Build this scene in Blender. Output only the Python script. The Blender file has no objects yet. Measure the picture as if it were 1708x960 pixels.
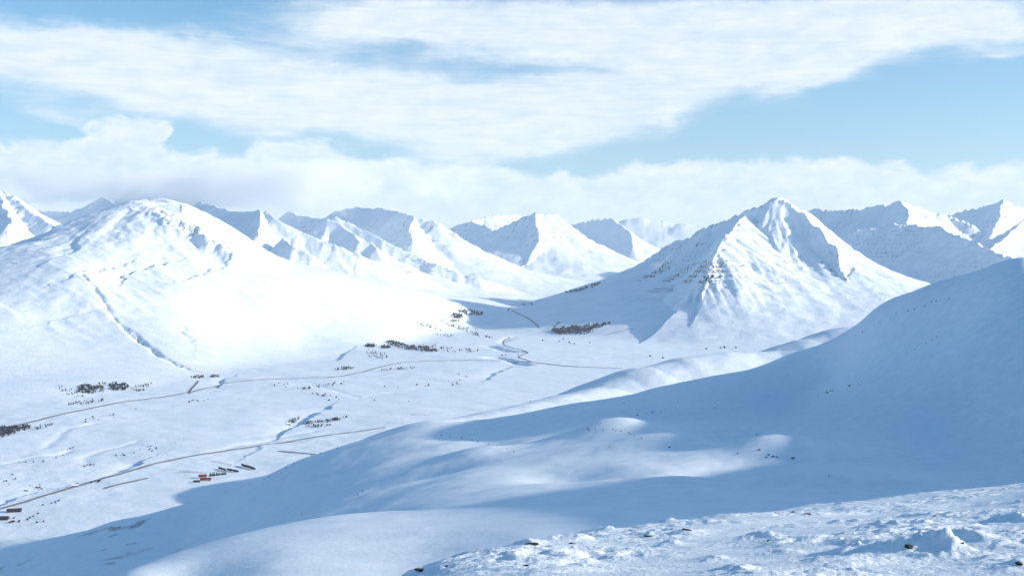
import bpy, math, random
import numpy as np

random.seed(7)
rng = np.random.default_rng(7)
sc = bpy.context.scene

# ------------------------------------------------------------------ camera
F, CX, CY = 1831.0, 854.0, 440.0           # focal length (px of a 1708 wide frame), eye-level row
cam = bpy.data.cameras.new("camera")
cam_o = bpy.data.objects.new("camera", cam)
sc.collection.objects.link(cam_o)
cam_o.location = (0, 0, 0)
cam_o.rotation_euler = (math.pi / 2, 0, 0)
cam.sensor_width = 36.0
cam.lens = 36.0 * F / 1708.0
cam.shift_y = -(480.0 - CY) / 1708.0
cam.clip_start = 0.2
cam.clip_end = 90000
sc.camera = cam_o
sc.cycles.volume_bounces = 5                    # sunlight spreads inside the low cloud
sc.cycles.use_denoising = True

# ------------------------------------------------------------------ light
SUN_AZ, SUN_EL = math.radians(95), math.radians(17)
SUN_V = (math.sin(SUN_AZ) * math.cos(SUN_EL), math.cos(SUN_AZ) * math.cos(SUN_EL), math.sin(SUN_EL))
sun = bpy.data.lights.new("sun", 'SUN')
sun.energy = 4.7
sun.angle = math.radians(0.7)
sun.color = (1.0, 0.87, 0.73)
sun_o = bpy.data.objects.new("sun", sun)
sc.collection.objects.link(sun_o)
import mathutils
sun_o.rotation_euler = (-mathutils.Vector(SUN_V)).to_track_quat('-Z', 'Y').to_euler()

sc.view_settings.view_transform = 'Standard'
sc.view_settings.look = 'None'
sc.view_settings.exposure = 0.4
sc.view_settings.gamma = 1.0
sc.view_settings.use_curve_mapping = False


class NB:
    """small helper that writes math node trees as expressions"""
    def __init__(s, nt):
        s.nt, s.x = nt, 0
    def node(s, t, **kw):
        n = s.nt.nodes.new(t)
        s.x += 40
        n.location = (s.x, 0)
        for k, v in kw.items():
            setattr(n, k, v)
        return n
    def put(s, sock, v):
        if hasattr(v, 'is_output'):
            s.nt.links.new(v, sock)
        else:
            sock.default_value = v
    def m(s, op, a, b=None, c=None, clamp=False):
        n = s.node('ShaderNodeMath', operation=op, use_clamp=clamp)
        s.put(n.inputs[0], a)
        if b is not None: s.put(n.inputs[1], b)
        if c is not None: s.put(n.inputs[2], c)
        return n.outputs[0]
    def add(s, a, b): return s.m('ADD', a, b)
    def sub(s, a, b): return s.m('SUBTRACT', a, b)
    def mul(s, a, b): return s.m('MULTIPLY', a, b)
    def step(s, v, lo, hi):
        n = s.node('ShaderNodeMapRange', interpolation_type='SMOOTHSTEP')
        s.put(n.inputs[0], v); s.put(n.inputs[1], lo); s.put(n.inputs[2], hi)
        n.inputs[3].default_value = 0; n.inputs[4].default_value = 1
        return n.outputs[0]
    def xyz(s, a, b, c):
        n = s.node('ShaderNodeCombineXYZ')
        for i, v in enumerate((a, b, c)): s.put(n.inputs[i], v)
        return n.outputs[0]
    def sep(s, v):
        n = s.node('ShaderNodeSeparateXYZ'); s.put(n.inputs[0], v)
        return n.outputs
    def noise(s, vec, scale, detail=4, rough=0.5, dist=0.0):
        n = s.node('ShaderNodeTexNoise')
        s.put(n.inputs['Vector'], vec)
        n.inputs['Scale'].default_value = scale
        n.inputs['Detail'].default_value = detail
        n.inputs['Roughness'].default_value = rough
        n.inputs['Distortion'].default_value = dist
        return n.outputs[0]
    def scale3(s, v, k):
        n = s.node('ShaderNodeVectorMath', operation='MULTIPLY')
        s.put(n.inputs[0], v); n.inputs[1].default_value = k
        return n.outputs[0]
    def scale_by(s, v, k):
        n = s.node('ShaderNodeVectorMath', operation='SCALE')
        s.put(n.inputs[0], v); s.put(n.inputs['Scale'], k)
        return n.outputs[0]
    def mix(s, f, a, b):
        n = s.node('ShaderNodeMix', data_type='RGBA')
        s.put(n.inputs[0], f); s.put(n.inputs[6], a); s.put(n.inputs[7], b)
        return n.outputs[2]


# sky: Nishita + procedural cloud layers placed by compass bearing and elevation (degrees)
world = bpy.data.worlds.new("World")
sc.world = world
world.use_nodes = True
def build_sky():
    nt = world.node_tree
    b = NB(nt)
    bg = nt.nodes['Background']
    sky = b.node('ShaderNodeTexSky', sky_type='NISHITA', sun_disc=False)
    sky.sun_elevation = SUN_EL
    sky.sun_rotation = SUN_AZ
    sky.altitude = 400 if hasattr(sky, 'altitude') else 0
    sky.air_density = 1.0
    sky.dust_density = 1.0
    sky.ozone_density = 4.0
    hs = b.node('ShaderNodeHueSaturation')
    hs.inputs['Saturation'].default_value = 1.2
    hs.inputs['Hue'].default_value = 0.49
    hs.inputs['Value'].default_value = SKY_GAIN
    nt.links.new(sky.outputs[0], hs.inputs['Color'])
    tc = b.node('ShaderNodeTexCoord')
    d = tc.outputs['Generated']
    dx, dy, dz = b.sep(d)
    az = b.mul(b.m('ARCTAN2', dx, dy), 180 / math.pi)
    el = b.mul(b.m('ARCSINE', dz), 180 / math.pi)
    def ang(px, py):
        t = (px - CX) / F
        return math.degrees(math.atan(t)), math.degrees(math.atan((CY - py) / F * math.cos(math.atan(t))))
    # ---- stretched turbulence, on a plane of the cloud deck, so that clouds far off flatten
    p1 = b.xyz(b.mul(az, 0.10), b.mul(el, 0.42), 0.0)
    n_big = b.noise(p1, 1.0, 6, 0.55, 0.6)
    n_fine = b.noise(b.xyz(b.mul(az, 0.55), b.mul(el, 1.5), 3.0), 1.0, 7, 0.6, 0.4)
    wx = b.mul(b.sub(b.noise(b.xyz(b.mul(az, .22), b.mul(el, .4), 9.0), 1.0, 4, .55), 0.5), 5.0)
    wy = b.mul(b.sub(b.noise(b.xyz(b.mul(az, .22), b.mul(el, .5), 19.0), 1.0, 4, .55), 0.5), 2.6)
    azw, elw = b.add(az, wx), b.add(el, wy)
    dens = None
    for (px, py, rx, ry, rot, amp) in CLOUDS:
        a0, e0 = ang(px, py)
        rx, ry = rx / F * 57.3, ry / F * 57.3
        c, s_ = math.cos(math.radians(rot)), math.sin(math.radians(rot))
        u, v = b.sub(azw, a0), b.sub(elw, e0)
        uu = b.mul(b.add(b.mul(u, c), b.mul(v, s_)), 1 / rx)
        vv = b.mul(b.sub(b.mul(v, c), b.mul(u, s_)), 1 / ry)
        q = b.add(b.mul(uu, uu), b.mul(vv, vv))
        g = b.mul(b.m('EXPONENT', b.mul(q, -0.8)), amp)
        dens = g if dens is None else b.add(dens, g)
    # elsewhere in the sky: the same kind of broken sheet goes on, thinning upwards
    out = b.m('MAXIMUM', b.step(b.m('ABSOLUTE', az), 27, 42), b.step(el, 13.5, 19))
    gen = b.mul(b.step(n_big, 0.42, 0.72), b.mul(out, b.sub(1.0, b.step(el, 24, 55))))
    dens = b.add(b.mul(dens, b.sub(1.0, b.mul(out, 0.7))), b.mul(gen, 0.8))
    dens = b.add(dens, b.mul(b.sub(n_big, 0.5), 0.55))
    n_fib = b.noise(b.xyz(b.add(b.mul(az, 0.16), b.mul(el, .10)), b.mul(el, 1.9), 7.0), 1.0, 8, 0.62, 1.2)
    dens = b.add(dens, b.add(b.mul(b.sub(n_fine, 0.5), 0.34), b.mul(b.sub(n_fib, 0.5), 0.32)))
    a_hi = b.mul(b.step(dens, 0.08, 1.0), 0.93)
    # ---- low bank along the horizon with heaped tops
    fc = b.node('ShaderNodeFloatCurve')
    cur = fc.mapping.curves[0]
    pts = [((px + 200) / 2108.0, (ang(854, py)[1]) / 12.0) for px, py in BANK]
    cur.points[0].location = (0, pts[0][1]); cur.points[1].location = (1, pts[-1][1])
    for x_, y_ in pts[1:-1]:
        cur.points.new(x_, y_)
    fc.mapping.update()
    pxn = b.m('DIVIDE', b.add(b.mul(b.m('TANGENT', b.mul(b.m('MINIMUM', b.m('MAXIMUM', azw, -32.0), 32.0), math.pi / 180)), F), CX + 200), 2108.0)
    b.put(fc.inputs['Value'], pxn); fc.inputs['Factor'].default_value = 1.0
    top = b.mul(fc.outputs[0], 12.0)
    puff = b.noise(b.xyz(b.mul(az, 0.55), b.mul(el, 0.9), 31.0), 1.0, 7, 0.58, 0.3)
    hgt = b.add(b.sub(top, el), b.mul(b.sub(puff, 0.5), 2.2))
    a_lo = b.mul(b.step(hgt, -0.2, 0.42), b.add(0.90, b.mul(b.sub(n_fine, 0.5), 0.35)))
    a_lo = b.m('MULTIPLY', a_lo, 1.0, clamp=True)
    # ---- colours
    shade = b.add(b.mul(n_fine, 0.4), b.add(b.mul(n_big, 0.3), b.mul(n_fib, 0.3)))
    chi = b.mix(b.step(shade, 0.33, 0.66), CLOUD_DARK, CLOUD_LIGHT)
    puff2 = b.noise(b.xyz(b.mul(az, 0.42), b.mul(el, 0.85), 51.0), 1.0, 6, 0.55, 0.5)
    puff3 = b.noise(b.xyz(b.mul(az, 1.1), b.mul(el, 1.7), 71.0), 1.0, 6, 0.6, 0.4)
    lo_t = b.add(b.mul(b.step(hgt, 1.6, 0.0), 0.4), b.add(b.mul(b.step(puff2, 0.38, 0.62), 0.4), b.mul(b.step(puff3, 0.40, 0.62), 0.3)))
    clo = b.mix(b.m('MINIMUM', lo_t, 1.0), BANK_DARK, CLOUD_LIGHT)
    # veil: thin bright air low over the horizon
    skyc = b.mix(b.mul(b.step(el, 20, 0), 0.45), hs.outputs[0], VEIL)
    # clouds brightened towards the unseen sun: added glow that gives shaded hills relief
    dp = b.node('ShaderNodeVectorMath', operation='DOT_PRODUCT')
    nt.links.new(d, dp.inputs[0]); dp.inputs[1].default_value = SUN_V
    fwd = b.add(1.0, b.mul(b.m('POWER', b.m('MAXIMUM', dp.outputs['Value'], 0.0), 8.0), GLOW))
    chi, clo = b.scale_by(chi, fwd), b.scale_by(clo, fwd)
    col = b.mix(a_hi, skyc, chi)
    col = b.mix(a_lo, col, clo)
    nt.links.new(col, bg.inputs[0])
    bg.inputs[1].default_value = 0.1

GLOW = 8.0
SKY_GAIN = 1.4
CLOUD_LIGHT = (7.2, 7.7, 8.1, 1)
CLOUD_DARK = (5.3, 6.2, 7.1, 1)
BANK_DARK = (5.2, 6.3, 7.1, 1)
VEIL = (4.0, 5.4, 6.3, 1)
CLOUDS = [
    (60, 95, 190, 32, -3, .9), (230, 125, 260, 45, -6, .95), (430, 158, 240, 40, -8, 1.0), (640, 172, 230, 40, -8, 1.0),
    (800, 195, 170, 50, -4, .9), (960, 182, 190, 30, 4, .8), (1130, 150, 190, 32, 7, .8), (1290, 132, 110, 14, 3, .5),
    (850, 236, 120, 26, 8, .7),
    (640, 40, 170, 38, 4, .8), (880, 40, 260, 48, -4, .95), (1130, 60, 240, 48, -3, 1.0), (1350, 70, 220, 42, 2, 1.0), (1480, 20, 200, 40, 0, .8),
    (1640, 40, 120, 14, -14, .7), (1690, 85, 70, 10, -10, .5), (330, 70, 180, 16, 0, .35), (80, 185, 60, 14, -8, .55),
    (960, 135, 70, 8, 3, .4), (1600, 215, 200, 20, 0, .12)]
BANK = [(-200, 250), (-60, 248), (60, 250), (120, 238), (160, 216), (225, 208), (270, 222), (300, 256), (380, 262), (430, 240), (500, 236), (555, 246),
        (600, 268), (680, 262), (760, 268), (850, 274), (960, 290), (1060, 278), (1150, 268), (1250, 270), (1340, 268), (1420, 280), (1520, 286), (1640, 290), (1750, 292), (1908, 290)]
build_sky()

# ------------------------------------------------------------------ numpy noise
_perm = rng.permutation(1024).astype(np.int32)
_ga = rng.random(1024) * 2 * np.pi
_gx, _gy = np.cos(_ga).astype(np.float32), np.sin(_ga).astype(np.float32)
def _h(ix, iy): return _perm[(_perm[ix & 1023] + iy) & 1023]
def perlin(x, y, seed=0):
    x = np.asarray(x, np.float64) + seed * 37.17; y = np.asarray(y, np.float64) - seed * 11.31
    fx, fy = np.floor(x), np.floor(y)
    ix, iy = fx.astype(np.int32), fy.astype(np.int32)
    fx, fy = (x - fx).astype(np.float32), (y - fy).astype(np.float32)
    u, v = fx * fx * fx * (fx * (fx * 6 - 15) + 10), fy * fy * fy * (fy * (fy * 6 - 15) + 10)
    def g(i, j):
        h = _h(ix + i, iy + j)
        return _gx[h] * (fx - i) + _gy[h] * (fy - j)
    a, b, c, d = g(0, 0), g(1, 0), g(0, 1), g(1, 1)
    return ((a + u * (b - a)) + v * ((c + u * (d - c)) - (a + u * (b - a)))) * 1.5
def fbm(x, y, lam, octaves=4, gain=0.5, seed=0):
    s, a, f = 0, 1.0, 1.0 / lam
    for o in range(octaves):
        s = s + a * perlin(x * f, y * f, seed + o)
        a *= gain; f *= 2.03
    return s
def ridged(x, y, lam, octaves=4, gain=0.5, seed=0):
    s, a, f = 0, 1.0, 1.0 / lam
    for o in range(octaves):
        s = s + a * (1 - 2 * np.abs(perlin(x * f, y * f, seed + o)))
        a *= gain; f *= 2.03
    return s
def sstep(v, lo, hi):
    t = np.clip((v - lo) / (hi - lo), 0, 1)
    return t * t * (3 - 2 * t)
def smax(a, b, k):
    h = np.clip(0.5 + 0.5 * (a - b) / k, 0, 1)
    return b + (a - b) * h + k * h * (1 - h)
_r1, _r2 = rng.random(1024).astype(np.float32), rng.random(1024).astype(np.float32)
def gullies(x, y, dx, dy):
    """rills that run along (perpendicular of) the direction field, with derivatives"""
    fx, fy = np.floor(x), np.floor(y)
    ix, iy = fx.astype(np.int32), fy.astype(np.int32)
    fx, fy = (x - fx).astype(np.float32), (y - fy).astype(np.float32)
    hv = np.zeros_like(fx); gx = np.zeros_like(fx); gy = np.zeros_like(fx); wt = np.zeros_like(fx)
    for i in (-1, 0, 1, 2):
        for j in (-1, 0, 1, 2):
            k = _h(ix + i, iy + j)
            px, py = fx - i - _r1[k] * 0.5 + .25, fy - j - _r2[k] * 0.5 + .25
            w = np.exp(-2 * (px * px + py * py))
            ph = (px * dx + py * dy) * 6.2832
            hv += np.cos(ph) * w
            s_ = -np.sin(ph) * w
            gx += s_ * dx; gy += s_ * dy; wt += w
    return hv / wt, gx / wt, gy / wt
def erode(x, y, h_fn, lam, octaves, strength):
    e = lam * 0.15
    h0 = h_fn(x, y)
    sx, sy = (h_fn(x + e, y) - h0) / e, (h_fn(x, y + e) - h0) / e
    dx, dy = -sy * strength, sx * strength
    ln = np.sqrt(dx * dx + dy * dy) + 1e-6
    lim = np.minimum(ln, 1.1) / ln
    dx, dy = (dx * lim).astype(np.float32), (dy * lim).astype(np.float32)
    out = np.zeros_like(dx); a, f = 1.0, 1.0
    ax = np.zeros_like(dx); ay = np.zeros_like(dx)
    for o in range(octaves):
        hv, gx, gy = gullies(x / lam * f + o * 17.3, y / lam * f - o * 9.1, dx + ay * 0.5, dy - ax * 0.5)
        out += a * hv; ax += gx * a * 0.5; ay += gy * a * 0.5
        a *= 0.5; f *= 2.0
    return out, np.sqrt(sx * sx + sy * sy)

# ------------------------------------------------------------------ the ground grid (fan of bearings x distances)
def P(px, py, Y): return ((px - CX) / F * Y, Y, -(py - CY) / F * Y)
def rows(spec):
    out = [spec[0][0]]
    for a, b_, d in spec:
        n = max(1, int(round(math.log(b_ / a) / d)))
        out += list(a * np.exp(np.arange(1, n + 1) / n * math.log(b_ / a)))
    return np.array(out)
YR = rows([(60, 1500, .0085), (1500, 4000, .005), (4000, 9000, .0018), (9000, 18000, .0040), (18000, 32000, .03)])
fine = np.arange(-30, 1740, 2.2)
PXC = np.concatenate([-30 - np.cumsum(4 * 1.09 ** np.arange(46))[::-1], fine, fine[-1] + np.cumsum(4 * 1.09 ** np.arange(50))])
TX = (PXC - CX) / F
GX = (YR[:, None] * TX[None, :])
GY = np.repeat(YR[:, None], len(TX), 1)
NR, NC = GX.shape

class TPS:
    def __init__(s, pts, au=600.0, av=1.3):
        p = np.array(pts, float)
        s.au, s.av = au, av
        u, v = (p[:, 0] - CX) / au, np.log(p[:, 2] / 1000) * av
        m = p[:, 1]
        n = len(p)
        K = s.k(u[:, None] - u, v[:, None] - v) + np.eye(n) * 2e-4
        A = np.zeros((n + 3, n + 3)); A[:n, :n] = K
        A[:n, n] = 1; A[:n, n + 1] = u; A[:n, n + 2] = v; A[n:, :n] = A[:n, n:].T
        s.w = np.linalg.solve(A, np.concatenate([m, [0, 0, 0]])); s.u, s.v = u, v
    @staticmethod
    def k(a, b_):
        r2 = a * a + b_ * b_ + 1e-12
        return 0.5 * r2 * np.log(r2)
    def __call__(s, x, y):
        px = x / y * F + CX
        u, v = (px - CX) / s.au, np.log(y / 1000) * s.av
        o = s.w[-3] + s.w[-2] * u + s.w[-1] * v
        for w, a, b_ in zip(s.w, s.u, s.v):
            o = o + w * s.k(u - a, v - b_)
        return -(o - CY) / F * y
def zpy(z, Y): return CY - z * F / Y          # row at which height z shows at distance Y

# ---- valley floor
def line_field(x, y, pts):
    """distance to a line on the ground and on which side (positive: left of its run)"""
    d = np.full(x.shape, 1e9); sd = np.zeros(x.shape)
    for a, b_ in zip(pts[:-1], pts[1:]):
        ex, ey = b_[0] - a[0], b_[1] - a[1]
        t = np.clip(((x - a[0]) * ex + (y - a[1]) * ey) / (ex * ex + ey * ey), 0, 1)
        rx, ry = x - a[0] - t * ex, y - a[1] - t * ey
        dd = np.hypot(rx, ry)
        w = dd < d
        d = np.where(w, dd, d); sd = np.where(w, np.sign(ex * ry - ey * rx) * dd, sd)
    return d, sd
def flat(px, py, z=-350):
    """column and row on the level valley floor"""
    Y = -z * F / (py - CY)
    return (px - CX) / F * Y, Y
# terrace scarps that face left (cut depth, reach) and stream channels
SCARPS = [([(150, 803), (175, 798), (195, 789), (222, 777)], 9, 60), ([(488, 716), (505, 708), (515, 700), (524, 694), (540, 685)], 11, 60), ([(8, 838), (25, 828), (60, 818)], 6, 40),
          ([(815, 632), (828, 622), (850, 614)], 6, 60), ([(430, 752), (450, 742), (475, 738)], 3, 50), ([(570, 596), (575, 590), (588, 582)], 8, 90), ([(372, 640), (378, 630), (384, 628)], 8, 50)]
STREAMS = [([(815, 575), (832, 581), (846, 586), (860, 588)], 10, 24), ([(823, 597), (845, 601), (862, 606), (878, 610)], 10, 26), ([(838, 570), (850, 562), (858, 561)], 6, 22),
           ([(0, 773), (50, 763), (100, 757), (118, 749)], 2.0, 9), ([(660, 656), (720, 654), (780, 657), (860, 655), (900, 656)], 2.2, 16), ([(75, 745), (100, 728), (112, 715), (170, 705)], 1.6, 10),
           ([(140, 770), (145, 760), (165, 752), (230, 735)], 1.6, 10), ([(370, 750), (400, 742), (470, 728), (520, 720)], 2, 12), ([(520, 640), (600, 665), (650, 655), (760, 645)], 1.5, 14)]
def valley(x, y):
    z = -350 + np.interp(y, [0, 5500, 7000, 9000, 11000, 14000, 20000], [0, 0, 8, 36, 90, 200, 360])
    rough = sstep(fbm(x, y, 700, 3, .5, 4), -.2, .5)
    z = z + fbm(x, y * 0.8, 900, 2, .5, 3) * 4.5
    z = z + fbm(x + 0.6 * y, y, 190, 4, .5, 5) * 1.6
    z = z + ridged(x * .5 + .35 * y, y, 240, 4, .6, 8) * 1.1 * rough + fbm(x, y, 60, 3, .55, 9) * .8 * rough
    near = y < 6500
    xs, ys = x[near], y[near]
    wob = fbm(xs, ys, 90, 3, .6, 12)
    zz = np.zeros(xs.shape)
    for ln, dep, w in SCARPS:
        d, sd = line_field(xs + wob * 12, ys, [flat(*p) for p in ln])
        zz -= dep * sstep(sd, -2, 10) * np.exp(-np.maximum(sd, 0) / w) * np.exp(-((d - np.abs(sd)) / 30) ** 2)
    for ln, dep, w in STREAMS:
        d, sd = line_field(xs + wob * w * .5, ys + wob * w * .3, [flat(*p) for p in ln])
        zz -= dep * np.exp(-(d / w) ** 2)
    z[near] += zz
    return z

# ---- the hills below the viewpoint: control points (column, row, distance)
HILL = [
    # shelf in the lower left
    (190, 956, 158), (300, 917, 171), (400, 886, 184), (560, 857, 200), (700, 847, 206), (860, 839, 207), (1000, 841, 200), (1100, 849, 195), (1180, 862, 190),
    (300, 975, 147), (450, 945, 146), (180, 1000, 138), (700, 950, 140), (700, 893, 165), (900, 898, 150), (560, 900, 165), (1100, 905, 150), (1300, 900, 170),
    (900, 1010, 110), (1400, 980, 110), (600, 1060, 105), (100, 1060, 160), (1000, 1180, 70), (1700, 1080, 80), (300, 1250, 70), (1700, 900, 160),
    (-200, 1100, 200), (-600, 1150, 200), (2000, 850, 170), (2400, 760, 180), (4516, 898, 100), (4254, 963, 70), (2685, 953, 100), (3600, 440, 200), (2685, 669, 200), (3617, 95, 265), (3000, 860, 130),
    # dip behind the shelf
    (1000, 880, 270), (700, 885, 290), (450, 925, 310), (860, 880, 280), (1180, 872, 255), (250, 990, 260), (150, 1000, 210),
    # hill below: from the dip up to its far crest
    (860, 836, 430), (700, 845, 500), (1000, 834, 420), (1150, 843, 400), (600, 838, 680), (450, 878, 770), (330, 925, 790), (250, 950, 920), (300, 905, 1030),
    (800, 775, 750), (720, 706, 1130), (660, 720, 1130), (600, 737, 1170), (500, 772, 1130), (440, 800, 1110), (380, 828, 1120), (300, 850, 1180), (200, 872, 1250), (100, 893, 1300), (0, 908, 1330),
    (0, 960, 1130), (100, 948, 1050), (-200, 960, 1300), (620, 790, 870), (800, 722, 1060), (850, 698, 1150), (980, 669, 1250), (1100, 646, 1450), (900, 740, 850),
    (950, 716, 960), (1000, 712, 900), (1080, 720, 810), (1130, 740, 720), (1000, 770, 660), (1080, 690, 1100), (1130, 800, 500),
    # fold between the hill and the big slope
    (1175, 716, 870), (1250, 690, 1020), (1350, 655, 1150), (1190, 745, 740), (1290, 752, 660), (1350, 765, 610), (1205, 800, 530), (1240, 806, 510), (1300, 812, 480), (1350, 818, 460), (1440, 835, 425), (1300, 840, 405),
    # big slope on the right
    (1250, 616, 1500), (1330, 586, 1460), (1400, 561, 1330), (1450, 529, 1240), (1530, 494, 1140), (1620, 467, 1060), (1708, 438, 1000), (1826, 513, 1130), (2075, 383, 900), (2423, 346, 700), (3051, 272, 500), (4516, -341, 300), (4150, 403, 500), (2685, 460, 900), (2122, 461, 1300), (2990, 623, 300), (2319, 586, 500), (1900, 610, 700),
    (1400, 610, 1200), (1500, 600, 990), (1600, 540, 960), (1708, 520, 890), (1500, 700, 800), (1600, 690, 790), (1708, 640, 780), (1600, 790, 570), (1708, 770, 570), (1450, 790, 540),
    (2000, 720, 560), (2500, 680, 380), (1560, 850, 380), (1708, 840, 330),
    # far sides, falling to the valley
    (720, 732, 1330), (600, 770, 1400), (500, 808, 1350), (400, 855, 1330), (850, 720, 1400), (980, 697, 1550), (1100, 672, 1800), (1250, 660, 1900), (1330, 630, 1900), (1450, 580, 1600), (1530, 545, 1480), (1620, 520, 1380), (1708, 500, 1280), (2000, 470, 1600), (2500, 420, 1600),
    (300, 905, 1350), (100, 940, 1500), (0, 945, 1560), (600, 850, 1700), (800, 850, 1700), (1000, 800, 2200), (1200, 760, 2500), (1450, 690, 2800), (1708, 640, 2800), (2200, 520, 2800), (300, 980, 1600), (-300, 990, 1700), (-600, 1100, 1500),
]
hill_tps = TPS(HILL)
def bump(x, y, px, py, Y, rx, ry, hgt, rot=0):
    x0, y0, _ = P(px, py, Y)
    c, s_ = math.cos(math.radians(rot)), math.sin(math.radians(rot))
    u, v = (x - x0) * c + (y - y0) * s_, -(x - x0) * s_ + (y - y0) * c
    return hgt * np.exp(-(u * u / rx / rx + v * v / ry / ry))
def hill_band(x, y, z):
    # wind-cut terrace edges that run up the big slope
    u = z - .16 * x + fbm(x, y, 130, 3, .5, 22) * 5
    band = np.abs((u / 21.0) % 1.0 - .5)
    return np.exp(-(band / .035) ** 2) * sstep(x, 150, 380) * sstep(y, 640, 900) * sstep(perlin(x / 120, y / 120, 23), -.05, .3)
def hills(x, y):
    z = hill_tps(x, y)
    z = z + bump(x, y, 1010, 722, 860, 42, 32, 9) + bump(x, y, 1110, 742, 740, 34, 44, 7, 30)
    z = z + bump(x, y, 1290, 757, 650, 46, 28, 11) + bump(x, y, 1215, 790, 540, 26, 34, -12)
    z = z + bump(x, y, 1200, 715, 860, 40, 45, -8) + bump(x, y, 950, 722, 900, 22, 25, -6) + bump(x, y, 960, 790, 590, 30, 50, -7, 20) + bump(x, y, 780, 745, 850, 30, 40, 6) + bump(x, y, 1080, 690, 1100, 60, 40, 6) + bump(x, y, 680, 790, 760, 40, 30, -7)
    z = z + bump(x, y, 1320, 815, 480, 60, 14, 4, -15)
    w = sstep(y, 150, 500)
    z = z + fbm(x, y, 170, 3, .45, 11) * (1.0 + 3.4 * w) + fbm(x, y, 26, 3, .5, 13) * (.18 + .12 * w)
    z = z - np.maximum(0, y - 2500) * 0.6
    return z
# ---- lit knoll behind the hills
KNOLL = [[(735, 700, 1640), (790, 693, 1700), (850, 684, 1760), (905, 671, 1840), (980, 652, 1950), (1010, 647, 2080)],
         [(1000, 650, 2080), (1080, 612, 2200), (1150, 595, 2260), (1210, 588, 2300), (1300, 586, 2350), (1400, 580, 2300)],
         [(1290, 586, 2700), (1350, 566, 2750), (1420, 545, 2800), (1520, 520, 2800)]]
# ---- broad white mountain on the left
LEFT = [
    (300, 338, 5600), (270, 339, 5600), (220, 346, 5500), (140, 363, 5450), (60, 396, 5300), (0, 413, 5150), (-100, 440, 5000), (335, 351, 5700), (400, 391, 5800), (450, 426, 5720), (520, 447, 5850), (600, 462, 6000), (680, 480, 6150), (740, 500, 6250),
    (250, 420, 5000), (150, 425, 4850), (340, 420, 5150), (400, 445, 5150), (200, 470, 4500), (140, 455, 4450), (300, 480, 4550), (300, 560, 3980), (200, 600, 3600), (200, 540, 4020), (400, 560, 4320), (450, 500, 4820), (500, 560, 4600), (600, 510, 5300), (550, 460, 5600), (650, 510, 5550), (700, 525, 5600), (640, 540, 5100), (700, 545, 5450),
    (0, 480, 4300), (0, 560, 3750), (100, 540, 3980), (100, 620, 3330), (0, 635, 3120),
    # foot, just under the valley floor
    (-100, 668, 2800), (0, 672, 2760), (100, 657, 2930), (200, 642, 3150), (300, 626, 3440), (400, 610, 3770), (500, 596, 4110), (600, 582, 4530), (700, 567, 5060), (750, 557, 5500), (790, 549, 5950),
    (0, 740, 2500), (200, 700, 2800), (400, 650, 3450), (600, 620, 4200), (800, 580, 5300), (850, 560, 5800), (860, 540, 6600), (840, 520, 7400),
    # back side
    (300, 390, 6600), (150, 410, 6500), (0, 450, 6300), (400, 440, 6800), (520, 480, 7200), (680, 510, 7200), (800, 525, 8200), (0, 480, 7500), (300, 440, 7800), (600, 510, 8500),
    (-400, 420, 5000), (-400, 520, 4000), (-400, 640, 3000), (-400, 480, 6800), (1000, 580, 6500), (1000, 640, 5000),
]
left_tps = TPS(LEFT, 600, 2.2)
def left_mtn(x, y):
    z = left_tps(x, y)
    return z

def seg_field(x, y, lines, prof):
    h = np.full(x.shape, -5000.0)
    base = prof
    for ln in lines:
        prof = base
        other = None                                        # a second profile for the left side (facing down the line)
        if isinstance(ln, tuple):
            if len(ln) > 2: other = make_prof(*ln[2])
            ln, prof = ln[0], make_prof(*ln[1])
        pts = [P(*p[:3]) for p in ln]
        for a, b_ in zip(pts[:-1], pts[1:]):
            ex, ey = b_[0] - a[0], b_[1] - a[1]
            l2 = ex * ex + ey * ey + 1e-6
            t = np.clip(((x - a[0]) * ex + (y - a[1]) * ey) / l2, 0, 1)
            d = np.sqrt((x - a[0] - t * ex) ** 2 + (y - a[1] - t * ey) ** 2)
            dr = prof(d)
            if other: dr = np.where(ex * (y - a[1]) - ey * (x - a[0]) < 0, other(d), dr)
            h = np.maximum(h, a[2] + t * (b_[2] - a[2]) - dr)
    return h
def make_prof(s0, g, L): return lambda d: g * d + (s0 - g) * L * (1 - np.exp(-d / L))

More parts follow.
